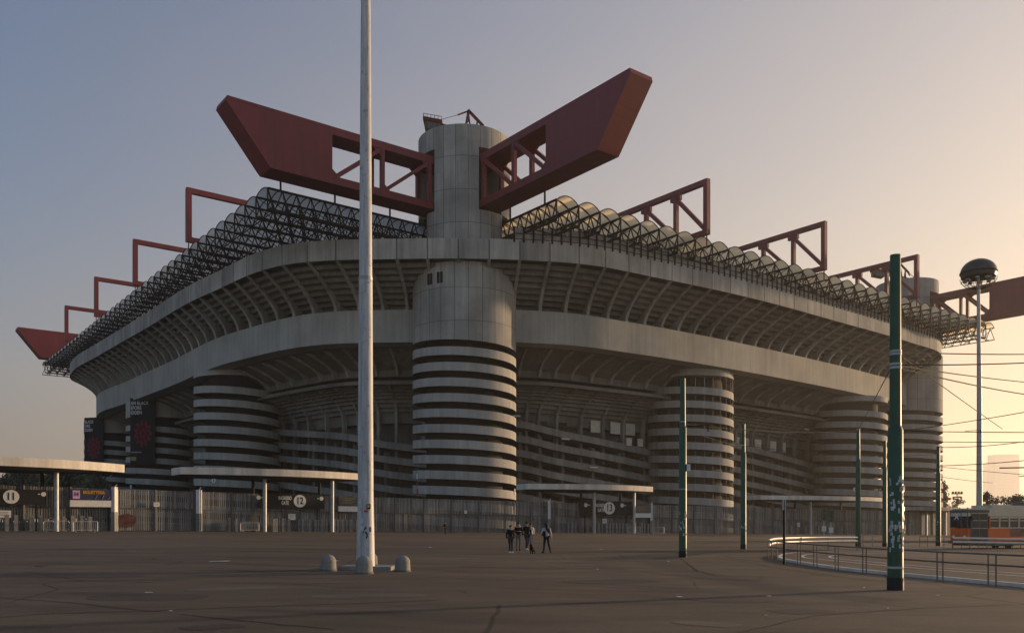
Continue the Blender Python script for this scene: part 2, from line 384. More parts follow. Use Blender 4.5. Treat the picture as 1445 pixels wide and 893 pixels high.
def asphalt(name, base=(0.116,0.085,0.056)):
    m, t, b = new_mat(name)
    tc = t.nodes.new('ShaderNodeNewGeometry').outputs['Position']
    big = ramp(t, noise(t, tc, 0.045, 7, 0.6), 0.35, 0.65, 0.72, 1.28)
    mid = ramp(t, noise(t, mapped(t, tc, (0.35,1.0,1)), 0.55, 7, 0.65), 0.35, 0.68, 0.7, 1.2)
    fine = ramp(t, noise(t, tc, 28.0, 4, 0.7), 0.3, 0.7, 0.68, 1.32)
    v = math_node(t, 'MULTIPLY', math_node(t, 'MULTIPLY', big, mid), fine)
    # cracks and sealed joints
    dn = t.nodes.new('ShaderNodeTexNoise'); dn.inputs['Scale'].default_value = 0.5; dn.inputs['Detail'].default_value = 6; t.links.new(tc, dn.inputs['Vector'])
    wv = mix_rgb(t, 0.12, tc, dn.outputs['Color'], 'LINEAR_LIGHT')
    vo = t.nodes.new('ShaderNodeTexVoronoi'); vo.feature = 'DISTANCE_TO_EDGE'; vo.inputs['Scale'].default_value = 0.16; t.links.new(wv, vo.inputs['Vector'])
    br = ramp(t, noise(t, tc, 0.11, 3), 0.46, 0.56)
    ck = math_node(t, 'MULTIPLY', ramp(t, vo.outputs['Distance'], 0.003, 0.009, 1, 0), br)
    v = math_node(t, 'MULTIPLY', v, math_node(t, 'SUBTRACT', 1.0, math_node(t, 'MULTIPLY', ck, 0.6)))
    # oil stains and repaired patches
    sp = ramp(t, noise(t, mapped(t, tc, (0.5,1.3,1)), 0.32, 4, 0.5), 0.60, 0.72, 0, 0.55)
    v = math_node(t, 'MULTIPLY', v, math_node(t, 'SUBTRACT', 1.0, sp))
    pl = ramp(t, noise(t, tc, 3.2, 3, 0.5), 0.70, 0.76, 0, 0.35)
    v = math_node(t, 'ADD', v, pl)
    t.links.new(mix_rgb(t, 1.0, base, v, 'MULTIPLY'), b.inputs['Base Color'])
    b.inputs['Roughness'].default_value = 0.85; b.inputs['Specular IOR Level'].default_value = 0.25
    bp = t.nodes.new('ShaderNodeBump'); bp.inputs['Strength'].default_value = 0.35; bp.inputs['Distance'].default_value = 0.02
    t.links.new(noise(t, tc, 14, 6, 0.7), bp.inputs['Height']); t.links.new(bp.outputs[0], b.inputs['Normal'])
    return m
M['asphalt'] = asphalt('worn_asphalt')
M['asphalt2'] = asphalt('tram_platform_asphalt', (0.105,0.083,0.062))
M['crack_shadow'] = plain('crack_and_shadow_dark', (0.050,0.040,0.030), 0.8)
M['groove'] = plain('filled_groove', (0.070,0.055,0.042), 0.8)
M['patch'] = asphalt('repair_asphalt', (0.075,0.060,0.047))
M['patch_pale'] = asphalt('old_pale_asphalt', (0.135,0.108,0.082))
M['kerb'] = concrete('pale_kerb', (0.66,0.63,0.58), 0.2, 0.2)  # one pale tone for kerb and platform lines

# ------------------------------------------------------------------ ground
mb = MB()
xs = [-1480,-600,-150]+[i*10 for i in range(-14,15)]+[150,600,3150]; ys = [-40,-20]+[i*12 for i in range(0,24)]+[320,600,1200,5500]
mb.strip([[(x, y, gz(x)) for x in xs] for y in ys])
structure(obj('ground', mb, M['asphalt']))

# ------------------------------------------------------------------ stadium: local axes u (along the right facade), v (along the left facade)
ALPHA = math.radians(37.4)
T0 = Vector((-9.2, 170.0, 0.0))
Rv = Vector((math.cos(ALPHA), math.sin(ALPHA), 0)); Lv = Vector((-math.sin(ALPHA), math.cos(ALPHA), 0))
ST = thing('football_stadium', 'huge grey concrete stadium with red roof girders and striped spiral ramp towers', 'stadium', T0, ALPHA)

KB = [(-14,206),(-20,192),(-27,180),(-30.5,162),(-29.8,134),(-29,90),(-28,45),(-20.5,18.2),(-8,6),(8,-6),(17,-10),(35,-12),(53,-12.5),(94,-11),(130,-8),(152,-5),(161,-2.5),(167,4),(171,15),(171,32),(168,50)]
KP = [(-20,212),(-26.5,197),(-34.5,183),(-38,162),(-37.6,134),(-36.5,88),(-35,42),(-29.5,12),(-15,-2.5),(2.5,-15),(12,-19.5),(32,-22),(52,-23.2),(94,-22),(130,-20),(150,-17.5),(161,-12),(169,-4),(175.5,10),(177.5,32),(175,52)]
def spline(K, per=14):
    out = []
    n = len(K)
    for i in range(n-1):
        p0 = Vector(K[max(i-1,0)]); p1 = Vector(K[i]); p2 = Vector(K[i+1]); p3 = Vector(K[min(i+2,n-1)])
        # non-uniform (centripetal-like) tangents
        d1 = max((p2-p1).length, 1e-3); d0 = max((p1-p0).length, 1e-3) if i > 0 else d1; d2 = max((p3-p2).length, 1e-3) if i < n-2 else d1
        m1 = ((p1-p0)/d0*d1 + (p2-p1)/d1*d0)/(d0+d1)*d1 if i > 0 else (p2-p1)
        m2 = ((p2-p1)/d1*d2 + (p3-p2)/d2*d1)/(d1+d2)*d1 if i < n-2 else (p2-p1)
        for k in range(per + (1 if i == n-2 else 0)):
            s = k/per
            out.append((2*s**3-3*s**2+1)*p1 + (s**3-2*s**2+s)*m1 + (-2*s**3+3*s**2)*p2 + (s**3-s**2)*m2)
    return out
RB = spline(KB); RP = spline(KP); NR = len(RB)
RN = []
for i in range(NR):
    tg = (RB[min(i+1,NR-1)]-RB[max(i-1,0)]) + (RP[min(i+1,NR-1)]-RP[max(i-1,0)])
    tg.normalize(); RN.append(Vector((-tg.y, tg.x)))          # inward normal (left of travel, travel runs towards +u)
for k in range(6):
    RN = [((RN[max(i-1,0)]+RN[i]*2+RN[min(i+1,NR-1)])).normalized() for i in range(NR)]
def lerp_ring(f):
    i = max(0, min(NR-2, int(f))); t = f-i
    return RB[i].lerp(RB[i+1], t), RP[i].lerp(RP[i+1], t), RN[i].lerp(RN[i+1], t).normalized()
def ringpos(f, q, z):
    """q<0: fraction of the overhang outwards from the beam; q>=0: metres inwards"""
    b, p, n = lerp_ring(f)
    xy = b+(p-b)*(-q) if q < 0 else b+n*q
    return (xy.x, xy.y, z)
def parapetpos(f, q, z):
    b, p, n = lerp_ring(f); xy = p+n*q; return (xy.x, xy.y, z)
def sweep(mb, fs, prof, fn=ringpos, closed=False, mi=0, dz=None):
    mb.strip([[fn(f, q, z+(dz(f) if dz else 0)) for q, z in prof] for f in fs], mi, closed)
ALLF = [i for i in range(NR)]
# arc length on the parapet line
AL = [0.0]
for i in range(1, NR): AL.append(AL[-1]+((RP[i]-RP[i-1]).length))
def f_at(s):
    for i in range(1, NR):
        if AL[i] >= s: return i-1+(s-AL[i-1])/max(1e-6, AL[i]-AL[i-1])
    return NR-1.001
ZB0, ZB1, ZP0, ZP1 = 36.6, 42.9, 49.4, 53.1
# ring beam
mb = MB(); sweep(mb, ALLF, [(0,ZB0),(0,ZB1),(5.5,ZB1),(5.5,ZB0)], closed=True)
obj('ring_beam', mb, M['con_beam'], ST)
# parapet in cast panels with open joints
PS = 5.6; npan = int(AL[-1]/PS); mb = MB()
for k in range(npan):
    s0 = k*PS+0.10; s1 = (k+1)*PS-0.10
    fs = [f_at(s0+(s1-s0)*j/4) for j in range(5)]
    rows = [[parapetpos(f, q, z) for q, z in [(0,ZP0),(0,ZP1),(0.6,ZP1),(0.6,ZP0)]] for f in fs]
    mb.strip(rows, 0, True)
    mb.add(rows[0], [(0,1,2,3)]); mb.add(rows[-1], [(3,2,1,0)])
par = obj('parapet', mb, M['con_panel'], ST)
mb = MB(); sweep(mb, ALLF, [(0.15,ZP0+0.1),(0.15,ZP1-0.1)], fn=parapetpos); obj('joint_backing', mb, M['con_dark'], par)
# stepped underside of the third tier
mb = MB()
NS = 9; SIN = 5.0; STOP = 0.9                      # soffit line: SIN m behind the beam face at the foot, STOP m behind the parapet at the top
def soffit_pt(f, s_, ds=0.0):
    b, p, n = lerp_ring(f); a0 = b+n*SIN; a1 = p+(b-p).normalized()*STOP; xy = a0.lerp(a1, s_); return (xy.x, xy.y, ZB1+(ZP0-ZB1)*(s_+ds))
prof = []
for i in range(NS): prof += [(i/NS, 0.0), (i/NS, 1/NS)]
prof += [(1.0, 0.0)]
mb.strip([[soffit_pt(f, a, d) for a, d in prof] for f in ALLF])
sweep(mb, ALLF, [(0.0,ZP0),(2.0,ZP0)], fn=parapetpos)
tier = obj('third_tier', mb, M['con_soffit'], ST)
# its seating slope, facing the pitch
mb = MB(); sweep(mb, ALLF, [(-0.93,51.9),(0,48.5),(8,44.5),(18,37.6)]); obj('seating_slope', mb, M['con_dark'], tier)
# ribs under the third tier
for k in range(npan+1):
    f = f_at(min(k*PS, AL[-1]-0.01))
    b, p, n = lerp_ring(f); d = (p-b); L = d.length; d = d/L; tx = Vector((-d.y, d.x))
    outer = []; inner = []
    for i in range(11):
        s = i/10; q = s**1.75*L
        outer.append((q-0.15*(s>0.97), ZB1+(ZP0-ZB1)*s)); inner.append((-SIN+(L-STOP+SIN)*s-0.25, ZB1+(ZP0-ZB1)*s+0.3*(s<0.9)))
    poly = [(b.x+d.x*q-tx.x*0.30, b.y+d.y*q-tx.y*0.30, z) for q, z in outer+inner[::-1]]
    mb = MB()
    n2 = len(outer)
    off = Vector((tx.x*0.60, tx.y*0.60, 0))
    A = [Vector(p_) for p_ in poly]; Bp = [p_+off for p_ in A]
    m_ = len(A)
    quads = [(i, i+1, m_-2-i, m_-1-i) for i in range(n2-1)]
    mb.add(A+Bp, quads+[tuple(m_+j for j in q_[::-1]) for q_ in quads]+[(i,(i+1)%m_,m_+(i+1)%m_,m_+i) for i in range(m_)])
    obj('rib', mb, M['con_rib'], tier)
# second tier: ribbed wall below the beam, edge beam, stepped underside, columns, back wall
mb = MB(); sweep(mb, ALLF, [(4.0,36.6),(6.5,36.2),(12.5,33.4),(12.5,32.0),(16,32.0)])
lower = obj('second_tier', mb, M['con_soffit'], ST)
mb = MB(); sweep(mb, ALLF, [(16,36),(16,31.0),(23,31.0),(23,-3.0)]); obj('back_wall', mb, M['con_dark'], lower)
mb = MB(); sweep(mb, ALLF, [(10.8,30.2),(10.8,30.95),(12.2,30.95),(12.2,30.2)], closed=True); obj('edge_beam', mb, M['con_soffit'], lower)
mb = MB(); prof = []
for i in range(9):
    s0 = i/9; s1 = (i+1)/9
    prof += [(11.6+8.4*s0, 30.2-5.6*s0**1.6), (11.6+8.4*s1, 30.2-5.6*s0**1.6)]
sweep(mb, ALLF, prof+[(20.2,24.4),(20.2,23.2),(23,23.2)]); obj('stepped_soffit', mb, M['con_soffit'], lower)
def ring_rib(f, outer, thick, half):
    b, p, n = lerp_ring(f); tx = Vector((-n.y, n.x)); mb = MB()
    pts = [(b.x+n.x*q-tx.x*half, b.y+n.y*q-tx.y*half, z) for q, z in outer]+[(b.x+n.x*(q+thick[0])-tx.x*half, b.y+n.y*(q+thick[0])-tx.y*half, z+thick[1]) for q, z in outer[::-1]]
    off = Vector((tx.x*2*half, tx.y*2*half, 0)); A = [Vector(q) for q in pts]; m_ = len(A); n2 = len(outer)
    quads = [(i, i+1, m_-2-i, m_-1-i) for i in range(n2-1)]
    mb.add(A+[a+off for a in A], quads+[tuple(m_+j for j in q_[::-1]) for q_ in quads]+[(i,(i+1)%m_,m_+(i+1)%m_,m_+i) for i in range(m_)])
    return mb
s = 2.0
while s < AL[-1]-2:
    obj('rib', ring_rib(f_at(s), [(4.2,36.3),(6.5,35.6),(9.5,34.6),(11.2,33.4),(11.9,32.1)], (1.2,0.3), 0.25), M['con_rib'], lower)
    s += 6.2
s = 4.0
while s < AL[-1]-2:
    obj('column', ring_rib(f_at(s), [(11.4,30.2),(14.5,29.3),(17.0,27.8),(18.3,25.8),(18.6,23.5),(18.6,15.0)], (1.0,0.2), 0.3), M['con'], lower)
    s += 7.6
# pale windows in the back wall
for s in [78.0,84.6,92.2]+[]:
    pass
TOW = {'T1':(64,-1),'T2':(132.3,-0.5),'A':(-20.5,66),'B':(-20,130),'C':(-20,186)}
def f_near(u, v):
    p = Vector((u, v)); return min(range(NR), key=lambda i: (RB[i]-p).length)
fT = [f_near(*TOW['C']), f_near(*TOW['B']), f_near(*TOW['A']), f_near(0,0), f_near(*TOW['T1']), f_near(*TOW['T2']), f_near(164,0)]
# descending access ramps between the towers
for a, b_ in zip(fT[:-1], fT[1:]):
    fs = list(range(a, b_+1)); s0 = AL[a]
    mb = MB(); md = MB()
    for k in range(9):
        zf = lambda f, k=k: 24.6-0.092*(AL[int(f)]-s0)-3.1*k
        if zf(a) < 0: continue
        sweep(mb, fs, [(16.2,-1.3),(16.2,0.15),(16.55,0.15),(16.55,-1.0),(23.0,-1.0),(23.0,-1.3)], closed=True, dz=zf)
    ra = obj('access_ramp', mb, M['con_ramp'], ST)
    # piers and dark rooms behind the ramps
    s_ = s0+6
    mp = MB()
    while s_ < AL[b_]-4:
        f = f_at(s_); p0 = Vector(ringpos(f, 17.6, -2)); p1 = Vector(ringpos(f, 17.6, 22.5-0.092*(s_-s0)))
        mp.bar(p0, p1, 0.9, 0.9)
        s_ += 9.5
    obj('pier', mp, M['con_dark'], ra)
    zt_ = lambda f: 24.6-0.092*(AL[int(f)]-s0)
    mr = MB()
    for hz_ in (0.65, 1.15):
        q_ = [ringpos(f, 16.35, zt_(f)+hz_) for f in fs]
        for u_, v_ in zip(q_[:-1], q_[1:]): mr.bar(u_, v_, 0.07)
    for f in fs[::1]: mr.bar(ringpos(f,16.35,zt_(f)), ringpos(f,16.35,zt_(f)+1.15), 0.07)
    obj('deck_railing', mr, M['galv_dark'], ra)
# windows painted pale to stand for bright openings, and doorways, behind the columns
def wall_panel(fc, wid, z0, z1, q, mat, name):
    b, p, n = lerp_ring(fc); tx = Vector((-n.y, n.x)); c = b+n*q; mb = MB()
    P = [(c.x+tx.x*s*wid/2, c.y+tx.y*s*wid/2) for s in (-1,1)]
    mb.slab([(P[0][0],P[0][1],z0),(P[1][0],P[1][1],z0),(P[1][0],P[1][1],z1),(P[0][0],P[0][1],z1)], (n.x*0.3, n.y*0.3, 0))
    return obj(name, mb, mat, lower)
fu = lambda u: f_near(u, -12)
for u in (40.5, 46.5, 52.3): wall_panel(fu(u), 3.0, 22.3, 25.0, 19.4, M['ceil_pale'], 'window')
for u in (47.5, 51.5): wall_panel(fu(u), 1.6, 19.4, 21.2, 16.05, M['ceil_pale'], 'window')
for u in (93, 99, 105, 111, 117): wall_panel(fu(u), 3.0, 21.6, 24.4, 19.4, M['ceil_pale'], 'window')
for u, z_ in ((8.5,24.3),(28,19.9),(36,14.0),(75,30.5),(118,27.5)):
    b, p, n = lerp_ring(fu(u)); mb = MB(); tx = Vector((-n.y, n.x)); c = b+n*(15.9 if z_ < 25 else 12.0)
    mb.bar((c.x-tx.x*1.1,c.y-tx.y*1.1,z_),(c.x+tx.x*1.1,c.y+tx.y*1.1,z_),0.22,0.3); obj('lamp_strip', mb, M['white'], lower)
for u in (16, 24, 31): wall_panel(fu(u), 2.2, 21.5, 24.0, 20.0, M['void'], 'doorway')

# ---- spiral ramp towers
def helix_tower(name, uv, r, pitch, bandh, z_left, zstop, mullion=False, smooth_top=None, cap=None):
    """bands fall towards the right as seen from the square; z_left: height of the first gap's top edge at the left side"""
    seg = 56; core = MB(); band = MB()
    th0 = PI/2+ALPHA*0                                       # seam at the back (local frame; back is +u+v)
    back = math.atan2(0.826, 0.563)                           # away from the square
    left = back+PI/2                                          # silhouette on the left
    zt = lambda a: z_left-pitch*(a-left)/(2*PI)               # a grows anticlockwise: left -> front -> right
    gap = pitch-bandh; turns = int((z_left+2)/pitch)+1
    rows = []; fl = []
    a0 = left-PI/2
    for i in range(seg*turns+1):
        a = a0+2*PI*i/seg; z = zt(a)-gap
        ca, sa = math.cos(a), math.sin(a)
        if z < zstop: break
        rows.append([(r*ca,r*sa,z-bandh),(r*ca,r*sa,z),((r-0.3)*ca,(r-0.3)*sa,z),((r-0.3)*ca,(r-0.3)*sa,z-bandh+0.35),((r*0.72)*ca,(r*0.72)*sa,z-bandh+0.35),((r*0.72)*ca,(r*0.72)*sa,z-bandh)])
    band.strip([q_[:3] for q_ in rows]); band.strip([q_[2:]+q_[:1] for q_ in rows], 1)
    band.add(rows[0], [(0,1,2,3,4,5)])
    core.lathe([(r*0.74,-3),(r*0.74,z_left+1.5)], 40)
    if smooth_top is not None:
        main = MB(); R2 = []
        for i in range(seg+1):
            a = a0+2*PI*i/seg; ca, sa = math.cos(a), math.sin(a); z = zt(a)
            R2.append([((r-1.5)*ca,(r-1.5)*sa,z+0.2),(r*ca,r*sa,z),(r*ca,r*sa,smooth_top),(0,0,smooth_top)])
        main.strip(R2)
        o = obj(name, main, M['con_tower'], ST, (uv[0],uv[1],0), smooth=True)
    else:
        main = MB(); main.lathe([(r*0.5,z_left+0.4),(r,z_left+0.4),(r,z_left+cap),(0,z_left+cap)], 56)
        o = obj(name, main, M['con_band'], ST, (uv[0],uv[1],0), smooth=True)
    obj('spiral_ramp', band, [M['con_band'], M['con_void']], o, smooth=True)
    obj('core', core, M['void'], o, smooth=True)
    if mullion:
        mm = MB(); n = 30
        for k in range(n):
            a = 2*PI*k/n; mm.bar(((r-0.15)*math.cos(a),(r-0.15)*math.sin(a),-2),((r-0.15)*math.cos(a),(r-0.15)*math.sin(a),z_left+0.3),0.09,0.09)
        obj('mullions', mm, M['galv_dark'], o)
    return o
t0 = helix_tower('corner_tower', (0,0), 10.0, 2.84, 1.55, 35.75, 0.0, smooth_top=52.0)
t4 = helix_tower('corner_tower', (165.5,0.5), 10.0, 2.84, 1.55, 35.75, 0.0, smooth_top=52.0)
rt = {}
for key, pit, mul in (('T1',3.13,True),('T2',3.1,False),('A',3.05,False),('B',3.05,False),('C',3.05,False)):
    rt[key] = helix_tower('ramp_tower', TOW[key], 10.0, pit, 1.6, {'A':35.0,'B':31.6,'C':31.6}.get(key,34.6), 0.0, mullion=mul, cap={'B':4.9,'C':4.9}.get(key,1.9))
# small number plates fixed to the ramp bands
plates = []
def band_plate(o, off, z, shape, size, mat):
    fr_ = math.atan2(-0.826, -0.563); a = fr_+math.asin(max(-0.95, min(0.95, off)))
    ca, sa = math.cos(a), math.sin(a); c = Vector((10.06*ca, 10.06*sa, z)); t_ = Vector((-sa, ca, 0)); n_ = Vector((ca, sa, 0)); mb = MB()
    if shape == 'disc':
        mb.slab([c+t_*size*0.5*math.cos(2*PI*i/20)+Vector((0,0,size*0.5*math.sin(2*PI*i/20))) for i in range(20)], n_*0.06)
        m2 = MB(); m2.slab([c+n_*0.07+t_*x*size+Vector((0,0,y*size)) for x, y in ((-0.08,-0.25),(0.08,-0.25),(0.08,0.25),(-0.08,0.25))], n_*0.03)
        obj('plate_digit', m2, M['con_dark'], o)
    else: mb.slab([c+t_*x*size*0.4+Vector((0,0,y*size)) for x, y in ((-0.5,-0.5),(0.5,-0.5),(0.5,0.5),(-0.5,0.5))], n_*0.06)
    obj('band_plate', mb, mat, o)
# four slit windows on the near tower
mb = MB(); 
fr = math.atan2(-0.826, -0.563)
for da in (-0.72,-0.655,-0.50,-0.435):
    a = fr+da; 
    mb.bar((9.98*math.cos(a),9.98*math.sin(a),45.6),(9.98*math.cos(a),9.98*math.sin(a),47.6),0.42,0.42)
obj('slit_windows', mb, M['void'], t0)
for o_, off, z_, sh, sz, mt in ((t0,-0.88,10.4,'rect',1.1,'letter'),(t0,-0.88,7.4,'rect',1.1,'red_sticker'),(t0,0.95,4.7,'rect',1.3,'red_sticker'),(t0,0.95,7.6,'rect',1.1,'letter'),
        (rt['T1'],-0.44,11.2,'disc',1.1,'letter'),(rt['T1'],-0.44,8.1,'rect',1.2,'blue_plate'),(rt['T2'],-0.28,10.8,'disc',1.1,'letter'),(rt['A'],-0.30,11.3,'disc',1.1,'letter'),(rt['A'],-0.30,8.2,'rect',1.2,'red_sticker'),(rt['B'],-0.62,12.0,'disc',1.1,'letter')):
    band_plate(o_, off, z_, sh, sz, M[mt])

# ---- upper drum with the slots that take the girders
def sector(h, r, su, sv, n=10):
    a0 = math.asin(h/r); pts = [(h,h)]
    for i in range(n+1):
        a = a0+(PI/2-2*a0)*i/n; pts.append((r*math.cos(a), r*math.sin(a)))
    pts = [(su*x, sv*y) for x, y in pts]
    return pts if su*sv > 0 else pts[::-1]
for t in (t0, t4):
    mb = MB()
    ring_ = []
    for q in range(96):
        a = 2*PI*q/96; x, y = 8.88*math.cos(a), 8.88*math.sin(a); lat = (x*0.826-y*0.563)          # flat flanks, as wide as the front wedge needs
        if abs(lat) > 7.05:
            ex = (abs(lat)-7.05)*(1 if lat > 0 else -1); x -= ex*0.826; y += ex*0.563
        ring_.append((x, y))
    mb.prism(ring_, 51.5, 59.4)
    for su in (1,-1):
        for sv in (1,-1):
            mb.prism(sector(2.6, 8.9, su, sv), 59.4, 70.9)
    mb.lathe([(0,70.9),(8.9,70.9),(8.9,74.9),(8.5,74.9),(8.5,74.2),(0,74.2)], 64)
    obj('upper_drum', mb, M['con_tower'], t, smooth=True)
    mb = MB(); mb.lathe([(4.6,59.0),(4.6,71.0)], 24); mb.lathe([(0,59.35),(8.0,59.35)], 24); obj('drum_core', mb, M['void'], t)

# ---- red girders with closed beaks
def girder(origin, axis, xsolid, xtip=47.4, xbot=40.0, z0=59.8, z1=69.6, half=2.35, reach=4.0):
    """axis 'u' runs to -u, axis 'v' runs to -v"""
    def P(a, c, z): return (origin[0]-a, origin[1]+c, z) if axis == 'u' else (origin[0]+c, origin[1]-a, z)
    root = MB()
    def blk(mb, a0, a1, c0, c1, za, zb):
        mb.add([P(a0,c0,za),P(a1,c0,za),P(a1,c1,za),P(a0,c1,za),P(a0,c0,zb),P(a1,c0,zb),P(a1,c1,zb),P(a0,c1,zb)],
               [(3,2,1,0),(4,5,6,7),(0,1,5,4),(1,2,6,5),(2,3,7,6),(3,0,4,7)])
    A = [P(xsolid,-half,z0+0.0),P(xbot,-half,z0),P(xbot+0.5,-half,z0+0.55),P(xtip,-half,z1-0.75),P(xtip-0.2,-half,z1),P(xsolid,-half,z1)]
    root.slab(A, Vector(P(0,half,0))-Vector(P(0,-half,0)))
    g = obj('roof_girder', root, M['red'], ST)
    mb = MB(); blk(mb, reach, xsolid, -half, half, z1-1.35, z1); obj('top_chord', mb, M['red'], g)
    mb = MB(); blk(mb, reach, xsolid, -half, half, z0, z0+1.35); obj('bottom_chord', mb, M['red'], g)
    posts = [9.3, (xsolid+9.3)/2]
    for c in (-half+0.35, half-0.35):
        mb = MB()
        for a in posts: mb.bar(P(a,c,z0+1.3), P(a,c,z1-1.3), 0.75, 0.7)
        edges = [9.3, (xsolid+9.3)/2, xsolid]
        for e0, e1 in zip(edges[:-1], edges[1:]):
            mb.bar(P(e1-0.5,c,z0+1.3), P(e0+0.3,c,z1-1.4), 0.6, 0.62)
            for (ea, zz, sg) in ((e1-0.1, z0+1.3, -1), (e0+0.35, z1-1.35, 1)):
                mb.slab([P(ea,c-0.2,zz),P(ea+sg*1.5,c-0.2,zz),P(ea,c-0.2,zz+sg*-1.3 if sg>0 else zz+1.3)], Vector(P(0,0.4,0))-Vector(P(0,0,0)))
        obj('web_members', mb, M['red'], g)
    return g
girder((0,0), 'u', 29.0)
girder((0,0), 'v', 27.5)
girder((165.5,0.5), 'v', 25.5)
girder((0,208), 'u', 29.0)
# ---- cross frames standing over the roof edge
def frame(axis, off, ends, posts, diag):
    def P(a, z): return (a, off, z) if axis == 'u' else (off, a, z)
    mb = MB(); w = 1.05; a0, a1 = ends; up = (0,0,1)
    mb.bar(P(a0,70.5), P(a1,70.5), 1.0, w); mb.bar(P(a0,60.3), P(a1,60.3), 0.9, w)
    mb.bar(P(a0+0.5,59.8), P(a0+0.5,70.0), 1.0, w)
    for p in posts: mb.bar(P(p,60.6), P(p,70.1), 0.8, 0.9)
    if diag:
        mb.bar(P(posts[0]+0.2,69.6), P(a0+0.9,61.0), 0.7, 0.75)
        for p, q in zip(posts[1:], posts[:-1]): mb.bar(P(p+0.2,69.6), P(q-0.2,61.0), 0.7, 0.75)
    for p in posts[:2]: mb.box((min(P(p-1,0)[0],P(p+1,0)[0])-0.35, min(P(p-1,0)[1],P(p+1,0)[1])-0.35, 68.9), (max(P(p-1,0)[0],P(p+1,0)[0])+0.35, max(P(p-1,0)[1],P(p+1,0)[1])+0.35, 70.2))
    mb.bar(P(a0+0.5,57.2), P(a0+0.5,59.9), 0.2)
    return obj('roof_frame', mb, M['red'], ST)
for u in (43, 84, 125.5): frame('v', u, (-24.2, 34), (-15.5,-7.0,1.5,10,18.5,27), True)
for v in (44.7, 86.3, 127.7, 169): frame('u', v, (-39.2, 30), (-19,-9.5,0,9.5,19), False)

# ---- roof: trusses, translucent barrels
def truss_mesh(length, pitch, sx):
    """runs along +x from 0; next truss at +y*pitch*sx"""
    mb = MB(); zt, zb = 57.9, 54.4; pan = 2.6; n = int(length/pan)
    mb.bar((0,0,zt),(length,0,zt),0.32); mb.bar((0,0,zb),(length,0,zb),0.36)
    mb.bar((0,0,zb),(0,0,zt),0.2)
    for i in range(n):
        x0 = i*pan; x1 = x0+pan; xm = x0+pan/2
        mb.bar((x0,0,zt),(xm,0,zb),0.17); mb.bar((xm,0,zb),(x1,0,zt),0.17)
        mb.bar((xm,0,zb),(x0,pitch*sx,zt),0.12); mb.bar((xm,0,zb),(x1,pitch*sx,zt),0.12)
        mb.bar((x0,0,zt),(x0+pan,pitch*sx,zt),0.11)
        if i % 2 == 0: mb.bar((xm,0,zb),(xm,pitch*sx,zb),0.15)
        if i % 4 == 1: mb.bar((xm,0,zb),(xm+2*pan,pitch*sx,zb),0.12)
    return mb
def barrel_mesh(length, pitch, sx, rise):
    mb = MB(); nseg = 8; R = []
    arc = lambda k: 57.95+rise*math.sin(PI*k/nseg)**0.8
    for x in [0, length]: R.append([(x, sx*pitch*k/nseg, arc(k)) for k in range(nseg+1)])
    mb.strip(R)
    x = 0.05
    while x < length:
        pts = [(x, sx*pitch*k/nseg, arc(k)-0.06) for k in range(nseg+1)]
        for a, b in zip(pts[:-1], pts[1:]): mb.bar(a, b, 0.13, 0.13, 1)
        x += 2.6
    return mb
roofL = 66.0; pl = 208/40; pr = 165.5/32
tp = obj('roof_truss', truss_mesh(roofL, pl, 1), M['steel_dark'], ST, (-39, 1.5, 0))
bp_ = obj('roof_barrel', barrel_mesh(roofL, pl, 1, 0.65), [M['barrel_grey'], M['steel_dark']], ST, (-39, 1.5, 0))
for i in range(1, 40):
    dup_part(tp, ST, (-39, 1.5+pl*i, 0)); dup_part(bp_, ST, (-39, 1.5+pl*i, 0))
roofR = 58.0
tp = obj('roof_truss', truss_mesh(roofR, pr, -1), M['steel_dark'], ST, (3.0, -24, 0), PI/2)
bp_ = obj('roof_barrel', barrel_mesh(roofR, pr, -1, 1.15), [M['barrel'], M['steel_dark']], ST, (3.0, -24, 0), PI/2)
for i in range(1, 32):
    dup_part(tp, ST, (3.0+pr*i, -24, 0)); dup_part(bp_, ST, (3.0+pr*i, -24, 0))
mb = MB(); zt, zb = 57.9, 54.4       # closing trusses at the two visible ends
for k in range(24):
    mb.bar((168.6,-24+2.4*k,zb),(168.6,-24+2.4*k+1.2,zt),0.14); mb.bar((168.6,-24+2.4*k+1.2,zt),(168.6,-24+2.4*k+2.4,zb),0.14)
mb.bar((168.6,-24,zt),(168.6,34,zt),0.22); mb.bar((168.6,-24,zb),(168.6,34,zb),0.22)
obj('roof_end_truss', mb, M['steel_dark'], ST); mb = MB()
for k in range(26):
    mb.bar((-39+2.4*k,209.6,zb),(-39+2.4*k+1.2,209.6,zt),0.14); mb.bar((-39+2.4*k+1.2,209.6,zt),(-39+2.4*k+2.4,209.6,zb),0.14)
mb.bar((-39,209.6,zt),(26,209.6,zt),0.22); mb.bar((-39,209.6,zb),(26,209.6,zb),0.22)
obj('roof_end_truss', mb, M['steel_dark'], ST)
# roof hangers below the beaks
for a, b in [((-q,0.8,57.5),(-q,0.8,60)) for q in (37,27,16)]+[((2.0,-q,57.5),(2.0,-q,60)) for q in (22,12)]:
    mb = MB(); mb.bar(a, b, 0.25); obj('roof_hanger', mb, M['steel_dark'], ST)
